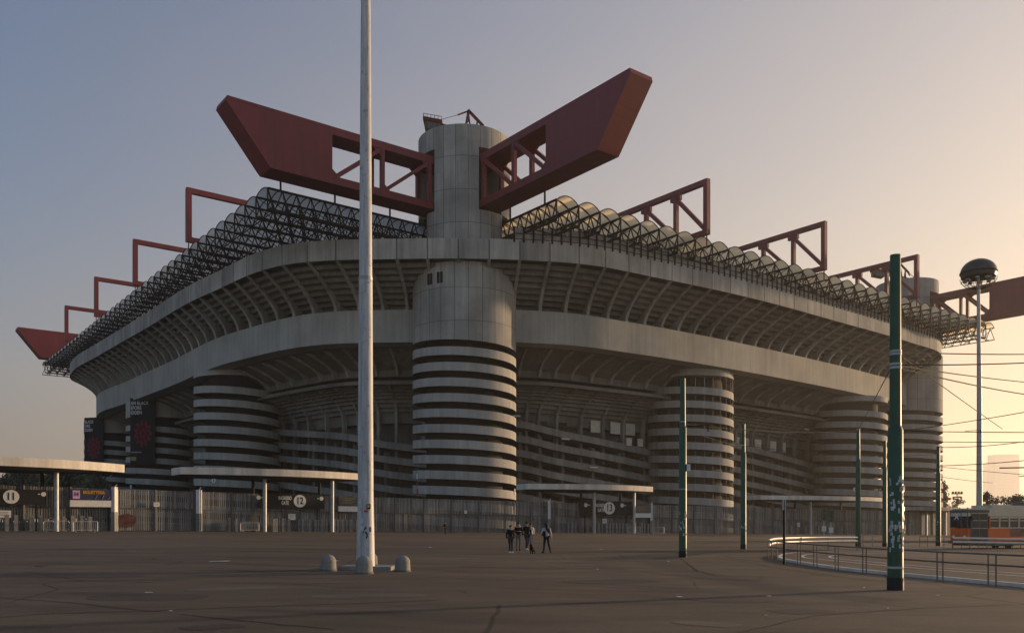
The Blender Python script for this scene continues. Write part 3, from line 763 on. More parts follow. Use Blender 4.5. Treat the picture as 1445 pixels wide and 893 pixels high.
# mesh railing on the right-hand parapet
f0 = f_near(7,-6); f1 = f_near(164,0); s0 = AL[f0]; s1 = AL[f1]
mb = MB(); k = 0
npst = int((s1-s0)/1.75)
for i in range(npst+1):
    f = f_at(s0+(s1-s0)*i/npst)
    mb.bar(parapetpos(f,-0.12,ZP1-0.5), parapetpos(f,-0.12,ZP1+2.3), 0.24)
rows = [f_at(s0+(s1-s0)*i/npst) for i in range(npst+1)]
for z in (ZP1+0.12, ZP1+1.15, ZP1+2.25):
    for a, b in zip(rows[:-1], rows[1:]): mb.bar(parapetpos(a,0.1,z), parapetpos(b,0.1,z), 0.10)
rl = obj('parapet_railing', mb, M['steel_dark'], ST)
mb = MB(); mb.strip([[parapetpos(f,0.3,ZP1+0.1), parapetpos(f,0.3,ZP1+2.2)] for f in rows]); obj('mesh_infill', mb, M['wiremesh'], rl)

# signs on the bands of the towers (round plates)
def world(u, v, z): p = T0+Rv*u+Lv*v; return Vector((p.x,p.y,z))

# ------------------------------------------------------------------ cranes on the towers
def crane(label, uv, rot):
    p = world(uv[0], uv[1], 74.2); k = thing('roof_crane', label, 'crane', p, rot, 'cranes on the corner towers'); k.scale = (1.0,1.0,0.92)
    def lattice(name, feet, apex, r):
        mb = MB()
        for f in feet: mb.bar(f, apex, r)
        n = len(feet)
        for lv in range(1, 5):
            t0_ = (lv-1)/5; t1_ = lv/5
            for q in range(n):
                a = Vector(feet[q]).lerp(Vector(apex), t0_); b = Vector(feet[(q+1)%n]).lerp(Vector(apex), t1_); mb.bar(a, b, r*0.55)
                c = Vector(feet[q]).lerp(Vector(apex), t1_); mb.bar(c, b, r*0.55)
        return obj(name, mb, M['red_crane'], k)
    lattice('a_frame', [(-1.1,-0.8,0),(-1.1,0.8,0),(0.9,0.8,0),(0.9,-0.8,0)], (0,0,7.9), 0.26)
    lattice('back_frame', [(1.0,-0.5,0),(1.0,0.5,0),(1.9,0.5,0),(1.9,-0.5,0)], (1.75,0,5.6), 0.2)
    mb = MB(); mb.bar((0.0,0,7.9),(2.9,0,4.6),0.5); mb.bar((2.5,0,5.1),(3.1,0,3.7),0.30); mb.bar((0,0,7.7),(-2.0,0,6.9),0.24); obj('strut', mb, M['red_crane'], k)
    for sx in (-0.75,0.75):
        mb = MB(); mb.bar((-6.6,sx,4.9),(2.0,sx,2.7),0.34); jb = obj('jib', mb, M['red_crane'], k)
    mb = MB()
    for q in range(6): mb.bar((-6+1.3*q,-0.75,4.75-0.33*q),(-5.2+1.3*q,0.75,4.54-0.33*q),0.16)
    obj('bracing', mb, M['red_crane'], jb)
    mb = MB(); mb.slab([(-8.3,-1.3,3.6),(-5.2,-1.3,3.0),(-5.2,-1.3,4.6),(-8.3,-1.3,5.2)], (0,2.6,0)); cw = obj('counterweight', mb, M['con_dark'], k)
    mb = MB(); mb.slab([(-8.6,-1.5,5.2),(-4.9,-1.5,4.45),(-4.9,-1.5,5.2),(-8.6,-1.5,5.95)], (0,3.0,0)); obj('machine_deck', mb, M['red_crane'], k)
    mb = MB()
    for q in range(6):
        x = -8.5+0.7*q; z = 5.95-0.14*q
        for sx in (-1.4,1.4): mb.bar((x,sx,z),(x,sx,z+0.6),0.08)
    for sx in (-1.4,1.4): mb.bar((-8.5,sx,6.55),(-5.0,sx,5.85),0.08)
    mb.bar((-8.5,-1.4,6.55),(-8.5,1.4,6.55),0.08)
    obj('deck_railing', mb, M['steel_dark'], k)
    for a, b in (((-2.0,0,6.9),(-5.0,0,6.0)),((2.9,0.2,4.6),(7.4,0.3,0.8)),((2.9,-0.2,4.6),(6.8,-0.3,0.8))):
        mb = MB(); mb.bar(a, b, 0.07); obj('stay_cable', mb, M['wire'], k)
M['red_crane'] = plain('crane_red', (0.12,0.032,0.022), 0.6, 0, 0.25, 1.0)
crane('small red lattice crane standing on the near round tower between the two red beaks', (0.5,-0.5), 0.0)
crane('small red crane on the far round tower at the right end of the roof', (163,1.5), 0.0)

# ------------------------------------------------------------------ banners on the left towers
def banner(label, uv, ang, wid, z0, z1, lines, dim=1.0):
    p = world(uv[0], uv[1], 0)
    # hangs 0.7 m in front of the bands, facing outwards at world angle ang
    n = Vector((math.cos(ang), math.sin(ang), 0)); c = p+n*10.6
    k = thing('tower_banner', label, 'banner', (c.x,c.y,z0), ang+PI/2, 'black banners on the striped towers')
    H = z1-z0; mb = MB(); mb.box((-wid/2,0,0),(wid/2,0.15,H)); obj('cloth', mb, M['banner'], k)
    mb = MB(); mb.bar((-wid/2-0.2,0.3,H),(wid/2+0.2,0.3,H),0.2); mb.bar((-wid/2-0.2,0.3,0),(wid/2+0.2,0.3,0),0.2); obj('batten', mb, M['steel_dark'], k)
    for i, s_ in enumerate(lines):
        text('lettering', s_, H*0.075, M['letter'], k, (-wid/2+0.15, -0.02, H*(0.925-0.072*i)), (PI/2,0,0), 'LEFT', 0.8, 0.02)
    zc = H*0.47; rr = wid*0.33
    for layer, (r0, mt) in enumerate(((1.0,'rose'),(0.68,'rose_dark'),(0.42,'rose'),(0.2,'rose_dark'))):
        mb = MB(); n_ = 11-2*layer; pts = []
        for i in range(n_*8):
            a = 2*PI*i/(n_*8); q = rr*r0*(1+0.17*math.cos(n_*a+layer)+0.05*math.sin(3*a+layer)); pts.append((0.05+q*math.cos(a), -0.02-0.02*layer, zc+1.35*q*math.sin(a)))
        mb.slab(pts, (0,-0.012,0)); obj('flower_print', mb, M[mt], k)
    text('lettering', 'FORBIDDENLOVE', H*0.026, M['letter'], k, (-wid/2+0.12,-0.02,H*0.185), (PI/2,0,0), 'LEFT', 0.85)
    mb = MB(); mb.box((-wid/2+0.1,-0.03,H*0.06),(-wid/2+wid*0.24,-0.005,H*0.115)); obj('gold_patch', mb, M['gold'], k)
# facing angles chosen so the cloth hangs on the outer left flank of its tower
banner('large black banner with white lettering and a red flower on a striped tower', TOW['B'], math.radians(262), 7.6, 18.3, 37.2, ['AN BLACK','EFORE','IDDEN'])
banner('black banner with a dim flower on the leftmost striped tower, partly behind the canopy', TOW['C'], math.radians(255), 7.6, 18.0, 37.0, ['BLACK','ORE','DDEN'])

# ------------------------------------------------------------------ perimeter fence
FPX = [(-160,92),(-100,98),(66,105.5),(220,114),(400,125.5),(640,142),(800,154),(1000,168.5),(1150,182),(1290,197),(1345,208),(1420,226)]
FP = [at(px, d) for px, d in FPX]
def fence_at(px):
    for (a, b), (A, B) in zip(zip(FPX[:-1], FPX[1:]), zip(FP[:-1], FP[1:])):
        if a[0] <= px <= b[0]:
            k_ = (px-HX)/F                              # where the sight line px crosses the segment
            t = (k_*A.y-A.x)/((B.x-A.x)-k_*(B.y-A.y)); p = A.lerp(B, t); p.z = gz(p.x)
            return p, (B-A).normalized()
FENCE = thing('perimeter_fence', 'tall grey slatted steel fence running round the stadium behind the square', 'fence', (0,0,0))
FH = 5.3
flen = [0.0]
for a, b in zip(FP[:-1], FP[1:]): flen.append(flen[-1]+(b.xy-a.xy).length)
def fence_s(s):
    for i in range(1, len(flen)):
        if s <= flen[i] or i == len(flen)-1:
            t = (s-flen[i-1])/(flen[i]-flen[i-1]); p = FP[i-1].lerp(FP[i], t); p.z = gz(p.x)
            d = (FP[i]-FP[i-1]); d.z = 0; return p, d.normalized()
sp = 5.1; ns = int(flen[-1]/sp)
rf = random.Random(3)
for k in range(ns):
    p0, d0 = fence_s(k*sp); mb = MB()
    up = Vector((0,0,1)); dense = rf.random()
    for z0, z1 in ((0.1,2.75),(2.95,FH)):
        n = 17
        for i in range(n):
            s = k*sp+0.14+(sp-0.28)*(i+0.5)/n
            p, d = fence_s(s)
            wv = 0.16+0.05*rf.random()
            nrm = Vector((d.y,-d.x,0))
            o_ = nrm*(0.03*rf.random())
            a = p+o_+up*z0; b = p+o_+up*(z1+0.02*rf.random())
            mb.add([a-d*wv/2, a+d*wv/2, a+d*wv/2-nrm*0.06, a-d*wv/2-nrm*0.06, b-d*wv/2, b+d*wv/2, b+d*wv/2-nrm*0.06, b-d*wv/2-nrm*0.06],
                   [(3,2,1,0),(4,5,6,7),(0,1,5,4),(1,2,6,5),(2,3,7,6),(3,0,4,7)])
    p1, _ = fence_s((k+1)*sp)
    for z in (0.18, 2.85, FH-0.15):
        mb.bar(p0+up*z-Vector((d0.y,-d0.x,0))*0.1, p1+up*z-Vector((d0.y,-d0.x,0))*0.1, 0.09, 0.12)
    obj('fence_panel', mb, M['slat'], FENCE)
    mb = MB(); mb.bar(p0-up*0.2, p0+up*(FH+0.1), 0.2, 0.24); obj('fence_post', mb, M['con_dark'], FENCE)
for px in (160, 279, 773, 917):
    p, d = fence_at(px); n_ = Vector((d.y,-d.x,0)); q = p+n_*0.3; mb = MB()
    mb.bar(q-Vector((0,0,0.2)), q+Vector((0,0,2.4)), 1.02, 0.5); mb.bar(q+Vector((0,0,2.4)), q+Vector((0,0,FH+0.25)), 0.95, 0.46, 1)
    mb.bar(q+Vector((0,0,FH+0.2)), q+Vector((0,0,FH+0.6))+d*0.3, 0.10, 0.10, 1)
    obj('gate_pillar', mb, [M['con'], M['white']], FENCE)
# small notice plates on the fence
notices = [(219,711.5,0.75,0.55,'small white notice plate on the fence left of the tall white mast'),
           (4,725,1.5,0.85,'white notice plate below the round gate number 11'),
           (410,729,1.05,0.85,'white notice plate below the gate 12 board'),
           (851,735,0.9,0.85,'white notice plate below the gate 13 board'),
           (655,722,0.5,0.5,'tiny white notice plate on the fence below the near tower'),
           (1026,731,0.5,0.5,'tiny pale notice plate on the fence between two green poles'),
           (1124.5,740,0.75,0.85,'small white notice plate below the far right canopy')]
for px, py, wd, hh, lab in notices:
    p, d = fence_at(max(px,-150)); z = zat(py, p.y); n_ = Vector((d.y,-d.x,0)); q = p+n_*0.35
    mb = MB(); mb.box((-wd/2,-0.03,-hh/2),(wd/2,0.03,hh/2))
    o = obj('notice_plate', mb, M['white'], None, (q.x,q.y,z), math.atan2(d.y,d.x)); tag(o, lab, 'notice', 'white notices on the fence')
    mb = MB()
    for i in range(3): mb.box((-wd*0.35,-0.042,hh*(0.22-0.2*i)),(wd*0.3,-0.03,hh*(0.28-0.2*i)))
    obj('print', mb, M['con_dark'], o)
# red spray patch
p, d = fence_at(177); n_ = Vector((d.y,-d.x,0)); q = p+n_*0.12
mb = MB(); pts = []
rg = random.Random(5)
for i in range(18):
    a = 2*PI*i/18; pts.append((1.2*math.cos(a)*(0.8+0.35*rg.random()), 0, 1.35+0.9*math.sin(a)*(0.8+0.35*rg.random())))
mb.slab(pts, (0,0.01,0)); g_ = obj('graffiti', mb, M['grafred'], FENCE, (q.x,q.y,q.z), math.atan2(d.y,d.x))

# ------------------------------------------------------------------ gate canopies
def canopy(label, pl_, pr_, zc, cols, bulge=3.2, thick=0.95, off=2.6, fm='cream'):
    A, da = fence_at(max(-159,pl_)); B, db = fence_at(pr_)
    d = (B-A); d.z = 0; L = d.length; d.normalize(); n_ = Vector((d.y,-d.x,0)); mid = (A+B)/2
    k = thing('gate_canopy', label, 'canopy', (mid.x,mid.y,gz(mid.x)), math.atan2(d.y,d.x), 'entrance canopies along the fence')
    zr = zc-gz(mid.x); R_ = []
    N = 28; fr = []; bk = []
    for i in range(N+1):
        t = -1+2*i/N; fr.append((t*L/2, -off-bulge*(1-t*t)+bulge*0.55)); bk.append((t*L/2, 3.2+bulge*(1-t*t)*0.5))
    top = [(x,y,zr) for x,y in fr]; bot = [(x,y,zr-thick) for x,y in fr]
    tb = [(x,y,zr) for x,y in bk]; bb = [(x,y,zr-thick) for x,y in bk]
    mb = MB(); mb.strip([bot, top]); mb.strip([tb, bb]); mb.add([bot[0],top[0],tb[0],bb[0]],[(3,2,1,0)]); mb.add([bot[-1],top[-1],tb[-1],bb[-1]],[(0,1,2,3)])
    obj('fascia', mb, M[fm], k)
    mb = MB(); mb.strip([[(x,y+0.02,zr-0.05) for x,y in fr],[(x,y-0.02,zr-0.05) for x,y in bk]]); obj('roof_deck', mb, M['galv'], k)
    # underside: dished ceiling hanging a little below the fascia
    inn = [(x*0.985, y*0.9+0.0, zr-thick-0.35*(1-(2*i/N-1)**2)) for i,(x,y) in enumerate(fr)]; inb = [(x*0.985, y*0.9, zr-thick-0.35*(1-(2*i/N-1)**2)) for i,(x,y) in enumerate(bk)]
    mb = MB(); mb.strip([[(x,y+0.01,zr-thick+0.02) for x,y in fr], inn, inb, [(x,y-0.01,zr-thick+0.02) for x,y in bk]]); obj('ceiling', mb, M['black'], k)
    for px in cols:
        p, dd = fence_at(px); lp = p-mid; x = lp.x*d.x+lp.y*d.y
        mb = MB(); g0 = gz(p.x)-gz(mid.x)
        mb.tube([(x,-1.6,g0-0.1),(x,-1.6,zr-thick-0.1)], 0.27, 14); c = obj('column', mb, M['galv'], k, smooth=True)
        mb = MB(); mb.tube([(x,2.6,g0-0.1),(x,2.6,zr-thick-0.1)], 0.22, 10); obj('column', mb, M['steel_dark'], k, smooth=True)
    return k
canopy('nearest gate canopy, its cream fascia cut by the left edge of the photo', -150, 171, 9.0, (66,), thick=1.0)
canopy('curved cream gate canopy over gate 12, its right end meeting the tall white mast', 252, 512, 9.0, (365,460))
canopy('curved cream gate canopy over gate 13 in front of the striped near tower', 741, 917, 8.3, (829,886), thick=0.95)
canopy('flat pale gate canopy behind the thin green poles, right of gate 13', 1068, 1240, 7.1, (1135,1200), thick=0.85)
canopy('small distant gate canopy at the far right below the last striped tower', 1268, 1342, 5.2, (1300,1325), bulge=2, thick=0.8, fm='con')  # darker fascia colour stands in for its unlit front

# gate number boards
def gate_board(label, pxl, pxr, yt, yb, num, nx, words=None, wx=None, arrows=()):
    A, d = fence_at(max(-159,pxl)); B, d2 = fence_at(pxr); d = (B-A); d.z = 0; L = d.length; d.normalize(); n_ = Vector((d.y,-d.x,0))
    mid = (A+B)/2; zt = zat(yt, mid.y); zb = zat(yb, mid.y); q = mid+n_*0.75; H = zt-zb
    k = thing('gate_sign', label, 'sign', (q.x,q.y,zb), math.atan2(d.y,d.x), 'gate number boards')
    mb = MB(); mb.box((-L/2,0,0),(L/2,0.2,H)); obj('board', mb, M['board'], k)
    for s_ in (-0.4,0.4):
        mb = MB(); mb.bar((s_*L,0.3,-zb+gz(mid.x)),(s_*L,0.3,H),0.12); obj('support', mb, M['steel_dark'], k)
    def lx(px):
        p, _ = fence_at(px); v = p-mid; return v.x*d.x+v.y*d.y
    R_ = H*0.44
    mb = MB(); mb.slab([(lx(nx)+R_*1.05*math.cos(2*PI*i/32),-0.01,H*0.52+R_*math.sin(2*PI*i/32)) for i in range(32)], (0,-0.03,0)); dsc = obj('number_disc', mb, M['letter'], k)
    text('number', num, R_*1.55, M['black'], k, (lx(nx)-0.02,-0.055,H*0.52), (PI/2,0,0), 'CENTER', 0.8, 0.025)
    if words:
        text('lettering', words[0], H*0.34, M['letter'], k, (lx(wx),-0.02,H*0.70), (PI/2,0,0), 'CENTER', 0.62, 0.02)
        text('lettering', words[1], H*0.34, M['letter'], k, (lx(wx),-0.02,H*0.36), (PI/2,0,0), 'CENTER', 0.62, 0.02)
    for ax, sgn in arrows:
        r = H*0.15; x = lx(ax); mb = MB()
        mb.slab([(x+r*math.cos(2*PI*i/20),-0.01,H*0.72+r*math.sin(2*PI*i/20)) for i in range(20)], (0,-0.02,0))
        mb.box((x-sgn*r*1.3-r*0.9*(1 if sgn>0 else -1)-0.0,-0.03,H*0.69),(x-sgn*r*1.3,-0.01,H*0.75)) if sgn > 0 else mb.box((x+r*1.3,-0.03,H*0.69),(x+r*2.2,-0.01,H*0.75))
        obj('arrow_symbol', mb, M['letter'], k)
gate_board('black gate board with round white number 11 at the left edge', -60, 61, 690, 712, '11', 13.5, None, None, ((59,1),))
gate_board('black gate board reading INGRESSO GATE beside round number 12', 362, 454, 697, 717, '12', 419, ('INGRESSO','GATE'), 398, ((450,1),(361.5,-1)))
gate_board('black gate board reading INGRESSO GATE beside round number 13', 815, 888, 707, 727, '13', 856, ('INGRESSO','GATE'), 844, ((874,-1),(823,-1)))
# ticket office board
def board_rect(name, label, pxl, pxr, yt, yb, off, mat):
    A, _ = fence_at(pxl); B, _ = fence_at(pxr); d = (B-A); d.z = 0; L = d.length; d.normalize(); n_ = Vector((d.y,-d.x,0)); mid = (A+B)/2
    zt = zat(yt, mid.y); zb = zat(yb, mid.y); q = mid+n_*off
    return L, zt-zb, thing(name, label, 'sign', (q.x,q.y,zb), math.atan2(d.y,d.x))
L, H, k = board_rect('ticket_sign', 'navy ticket office sign with pink number 14, orange lettering and a white strip below', 96, 154, 690.5, 715, 0.7, None)
mb = MB(); mb.box((-L/2,0,H*0.38),(L/2,0.25,H)); obj('board', mb, M['navy'], k)
mb = MB(); mb.box((-L/2,-0.03,0),(L/2,0.22,H*0.375)); obj('white_strip', mb, M['white'], k)
mb = MB(); mb.box((-L/2+0.3,-0.04,H*0.46),(-L/2+1.1,-0.005,H*0.93)); pk = obj('number_plate', mb, M['pink'], k)
text('number', '14', H*0.33, M['navy'], pk, (-L/2+0.7,-0.06,H*0.70), (PI/2,0,0), 'CENTER', 0.8, 0.02)
text('lettering', 'BIGLIETTERIA', H*0.25, M['amber'], k, (0.35,-0.02,H*0.83), (PI/2,0,0), 'CENTER', 0.78, 0.015)
for x, s_ in ((0.5,0.5),(1.3,0.6),(2.0,0.35)):
    mb = MB(); mb.bar((x,-0.02,H*0.45),(x+0.22,-0.02,H*0.45+s_),0.09,0.02); obj('handwriting', mb, M['paper'], k)
for x in (-L*0.45, L*0.45):
    mb = MB(); mb.bar((x,0.3,-4),(x,0.3,H),0.12); obj('support', mb, M['steel_dark'], k)
for (pl_, pr_, yt, yb, lab) in ((474.5,506,699,721.5,'dark ticket board with a white strip left of the tall white mast'),(890,915,711,730,'dark ticket board with a white strip right of gate 13')):
    L, H, k = board_rect('ticket_sign', lab, pl_, pr_, yt, yb, 0.7, None)
    mb = MB(); mb.box((-L/2,0,H*0.36),(L/2,0.25,H)); obj('board', mb, M['con_dark'], k)
    mb = MB(); mb.box((-L/2,-0.03,0),(L/2,0.22,H*0.33)); obj('white_strip', mb, M['white'], k)
    mb = MB()
    for i in range(4): mb.box((-L*0.35+0.1*i,-0.03,H*(0.48+0.1*i)),(L*(0.1+0.1*(i%2)),-0.005,H*(0.52+0.1*i)))
    obj('lettering', mb, M['gold'], k)
    for x in (-L*0.45, L*0.45):
        mb = MB(); mb.bar((x,0.3,-3.5),(x,0.3,H),0.12); obj('support', mb, M['steel_dark'], k)

# queue posts in front of the turnstiles
def queue_post(px, lab, grp):
    p, d = fence_at(px); n_ = Vector((d.y,-d.x,0)); q = p+n_*(1.1+0.5*rf.random()); q.z = gz(q.x)
    mb = MB(); wq = 0.30+0.14*rf.random(); h = 1.75+0.15*rf.random(); mb.box((-wq/2,-0.12,-0.1),(wq/2,0.12,h-0.12)); mb.box((-wq/2-0.03,-0.15,h-0.12),(wq/2+0.03,0.15,h))
    o = obj('queue_post', mb, M['post_grey'], None, q, math.atan2(d.y,d.x)); tag(o, lab, 'barrier post', grp)
for px in (6,19,41,53,76,85,98,111,122): queue_post(px, 'grey steel queue post under the nearest canopy by gate 11', 'queue posts at gate 11')
for px in (318,327,336,379,383,393,397,402,417,421,426,431,440,444,448,454,466,471,477,484,489,497): queue_post(px, 'grey steel queue post under the canopy left of the tall white mast', 'queue posts at gate 12')
for px in (796,801,806,838,844,849,854,858,863,868,872,877,882,898,902,908): queue_post(px, 'grey steel queue post under the canopy right of the near striped tower', 'queue posts at gate 13')
for px in (1096,1102,1109,1118,1130,1139,1147,1156,1180,1187,1195): queue_post(px, 'grey steel queue post under the flat canopy right of gate 13', 'queue posts at the far canopy')

# crowd barriers
def barrier_mesh(Lb=2.6, Hb=1.25):
    mb = MB()
    mb.tube([(-Lb/2,0,0.1),(-Lb/2,0,Hb-0.1),(-Lb/2+0.1,0,Hb),(Lb/2-0.1,0,Hb),(Lb/2,0,Hb-0.1),(Lb/2,0,0.1)],0.035,6)
    mb.bar((-Lb/2,0,0.25),(Lb/2,0,0.25),0.05)
    n = 12
    for i in range(1,n): mb.bar((-Lb/2+Lb*i/n,0,0.25),(-Lb/2+Lb*i/n,0,Hb),0.025)
    return mb
CB = None
for px, py, lab in ((352,750,'grey crowd barrier at the left column of the gate 12 canopy'),(79,750.4,'grey crowd barrier beside the lit column of the nearest canopy'),(120,750.6,'grey crowd barrier under the navy ticket sign'),
                    (823,751.6,'grey crowd barrier at the left column of the gate 13 canopy'),(928,753.2,'grey crowd barrier standing right of the white pillar near gate 13'),(894,753,'small grey barrier at the right column of the gate 13 canopy')):
    p = ground(px, py); _, d = fence_at(px)
    if CB is None:
        CB = thing('crowd_barrier', lab, 'barrier', p, math.atan2(d.y,d.x), 'crowd barriers along the fence'); obj('rails', barrier_mesh(), M['galv'], CB)
        mb = MB()
        for x in (-1.0,1.0): mb.bar((x,-0.35,0.04),(x,0.35,0.04),0.06,0.05); mb.bar((x,0,0.04),(x,0,0.3),0.05)
        obj('feet', mb, M['galv'], CB)
    else: dup(CB, p, math.atan2(d.y,d.x), lab)

# ------------------------------------------------------------------ trees beyond the fence
def tree(name, label, p, H, W, mat, seed, trunk_h=0.35, leaf=0.7, n=1500, umbrella=False, cone=False, group=None):
    r = random.Random(seed); k = thing(name, label, 'tree', p, r.random()*6, group)
    mb = MB(); cl = []
    mb.tube([(0,0,-0.3),(0.1,0,H*trunk_h*0.5),(0.05,0.1,H*trunk_h),(0.1,0.1,H*0.8)],[H*0.022,H*0.018,H*0.014,H*0.005],8)
    nl = 9 if not umbrella else 12
    for i in range(nl):
        a = 2*PI*i/nl+r.random(); z0 = H*(trunk_h+0.4*r.random()*(not umbrella)); rr_ = W/2*(0.55+0.45*r.random())
        z1 = (H*(0.5+0.42*r.random())) if not umbrella else H*(0.78+0.16*r.random())
        if cone: z1 = z0+H*0.06; rr_ *= max(0.15, 1-z1/H)
        e = Vector((rr_*math.cos(a), rr_*math.sin(a), z1)); mb.tube([(0.05,0.05,z0),e*0.5+Vector((0,0,z0*0.45)),e],[H*0.009,H*0.006,H*0.003],5); cl.append(e)
    obj('trunk', mb, M['bark'], k)
    mc = MB()
    cents = []
    for i in range(26):
        if cone: z = H*(0.15+0.83*r.random()); rad = W/2*(1-z/H)*1.05+0.2; a = 2*PI*r.random(); q = math.sqrt(r.random()); cents.append((Vector((rad*q*math.cos(a),rad*q*math.sin(a),z)), W*0.13))
        elif umbrella: e = cl[r.randrange(len(cl))]; cents.append((e+Vector((r.gauss(0,W*0.06),r.gauss(0,W*0.06),r.gauss(0,H*0.02))), W*0.13))
        else:
            a = 2*PI*r.random(); u_ = r.random()**0.5; zz = r.random(); rad = W/2*math.sin(PI*(0.12+0.8*zz))
            cents.append((Vector((rad*u_*math.cos(a),rad*u_*math.sin(a),H*(trunk_h*0.8+(1-trunk_h*0.8)*(0.08+0.86*zz)))), W*(0.10+0.08*r.random())))
    for i in range(n):
        c, s_ = cents[r.randrange(len(cents))]
        p_ = c+Vector((r.gauss(0,s_*0.6),r.gauss(0,s_*0.6),r.gauss(0,s_*(0.5 if not umbrella else 0.22))))
        q = Vector((r.gauss(0,1),r.gauss(0,1),r.gauss(0,1))).normalized(); t_ = q.orthogonal().normalized(); b_ = q.cross(t_)
        L_ = leaf*(0.5+r.random()); mc.add([p_-t_*L_/2, p_+b_*L_*0.3, p_+t_*L_/2, p_-b_*L_*0.3],[(0,1,2,3)])
    obj('crown', mc, mat, k)
for i, (px, d, ytop, wpx, mt, lab) in enumerate((
      (12, 235, 678, 60, 'leaf2', 'low dark tree above the gate 11 board at the left edge'),
      (34, 300, 664, 84, 'leaf', 'tall olive tree seen under the nearest canopy left of its column'),
      (60, 320, 668, 66, 'leaf2', 'dark leafy tree directly behind the lit canopy column'),
      (86, 250, 664, 80, 'leaf', 'broad olive tree right of the lit canopy column'),
      (110, 270, 662, 66, 'leaf', 'pale olive tree touching the leftmost striped tower'),
      (126, 230, 676, 60, 'leaf2', 'low dark tree above the navy ticket sign'))):
    p = at(px, d); tree('tree', lab, p, zat(ytop, d)-p.z, wpx*d/F, M[mt], 20+i, 0.1, 1.25, 4200, group='trees beyond the fence')
p = at(1331, 330); tree('conifer_tree', 'dark pointed conifer at the right foot of the last striped tower', p, zat(672,330), 26*330/F, M['leaf3'], 41, 0.1, 0.9, 1500, cone=True)
p = at(1348, 340); tree('tree', 'low dark tree behind the far canopy at the right', p, zat(694,340), 34*340/F, M['leaf3'], 42, 0.15, 0.9, 900)
p = at(1391, 190); tree('conifer_tree', 'dark conical tree right of the high mast light', p, zat(688,190), 26*190/F, M['leaf3'], 43, 0.08, 0.6, 1500, cone=True)
p = at(1420, 185); tree('umbrella_pine', 'flat topped cedar above the tram roof at the right edge', p, zat(687,185), 56*185/F, M['leaf3'], 44, 0.55, 0.45, 1000, umbrella=True)

# far building in the haze
def far_block(label, pxl, pxr, ytop, d, floors):
    A = at(pxl, d); B = at(pxr, d); mid = (A+B)/2; W_ = (B-A).length; H = zat(ytop, d)
    k = thing('tower_block', label, 'building', (mid.x,mid.y,-2), 0, 'pale blocks in the haze')
    mb = MB(); mb.box((-W_/2,0,0),(W_/2,W_*0.6,H+2)); obj('wall', mb, M['pale_facade'], k)
    mb = MB()
    for i in range(1, floors): mb.box((-W_*0.45,-1.5,i*(H+2)/floors),(W_*0.45,-0.2,i*(H+2)/floors+(H+2)/floors*0.35))
    obj('window_bands', mb, M['galv'], k)
far_block('tall pale tower block fading in the haze at the right edge', 1404, 1438, 641, 4800, 22)
far_block('lower pale block fading in the haze left of the tall one', 1386, 1411, 654, 5000, 18)

# dark pitched kiosk roof behind the tram
p = at(1441, 118); k = thing('kiosk', 'dark kiosk with a steep pitched roof behind the tram', 'kiosk', p, -0.3)
mb = MB(); mb.box((-4.2,-3,0),(4.2,3,2.6)); obj('wall', mb, M['con_dark'], k)
mb = MB(); mb.add([(-5,-3.8,2.6),(5,-3.8,2.6),(5,3.8,2.6),(-5,3.8,2.6),(-0.8,0,5.4),(0.8,0,5.4)],[(0,1,5,4),(1,2,5),(2,3,4,5),(3,0,4),(3,2,1,0)]); obj('roof', mb, M['tram_grey'], k)
# distant little floodlight mast
p = at(1350, 420); k = thing('floodlight_mast', 'tiny distant floodlight mast against the orange sky', 'floodlight', p)
mb = MB(); mb.tube([(0,0,0),(0,0,zat(697,420)-p.z)],[0.3,0.2],8); obj('pole', mb, M['steel_dark'], k)
hz = zat(697,420)-p.z
mb = MB(); mb.box((-2.6,-0.3,hz),(2.6,0.3,hz+0.5)); mb.box((-2.0,-0.3,hz-1.6),(2.0,0.3,hz-1.1))
for i in range(4): mb.box((-2.4+1.4*i,-0.7,hz+0.5),(-1.8+1.4*i,0.3,hz+1.3))
obj('lamp_head', mb, M['steel_dark'], k)

# ------------------------------------------------------------------ tall white lamp mast with concrete bollards
def mast_mat():
    m, t, b = new_mat('stained_white_mast'); b.inputs['Roughness'].default_value = 0.55
    tc = t.nodes.new('ShaderNodeTexCoord').outputs['Object']
    st = ramp(t, noise(t, mapped(t, tc, (3,3,0.25)), 2.2, 7, 0.7), 0.35, 0.62, 0.55, 1.05)
    sp = ramp(t, noise(t, tc, 4.5, 6, 0.7), 0.58, 0.66, 1.0, 0.5)
    v = math_node(t, 'MULTIPLY', st, sp)
    t.links.new(mix_rgb(t, 1.0, (0.52,0.52,0.52), v, 'MULTIPLY'), b.inputs['Base Color']); return m
M['mast'] = mast_mat()
mp_ = ground(515.5, 803)
k = thing('lamp_mast', 'very tall pale tapered mast rising out of the photo in front of the stadium', 'mast', mp_)
d_ = mp_.y; mpp = d_/F
def zl(py): return zat(py, d_)-mp_.z
mb = MB()
prof = [(13.2*mpp,0),(12.6*mpp,0.6),(11.0*mpp,zl(700)),(10.2*mpp,zl(560)),(9.5*mpp,zl(392))]
mb.lathe(prof, 36); obj('lower_shaft', mb, M['mast'], k, smooth=True)
mb = MB(); mb.lathe([(9.1*mpp,zl(394)),(8.0*mpp,zl(200)),(6.6*mpp,zl(0)),(5.0*mpp,zl(-220)),(0,zl(-220))], 36); obj('upper_shaft', mb, M['mast'], k, smooth=True)
mb = MB(); mb.lathe([(9.7*mpp,zl(396)),(9.7*mpp,zl(391)),(8.9*mpp,zl(391))], 36); obj('joint_collar', mb, M['galv'], k)
mb = MB(); mb.prism([(-0.85,-0.5),(0.95,-0.5),(0.95,0.9),(-0.85,0.9)], -0.05, 0.12); obj('plinth', mb, M['con'], k)
mb = MB(); mb.box((0.10,-0.34,zl(718)),(0.21,-0.20,zl(711))); fb = obj('fuse_box', mb, M['black'], k)
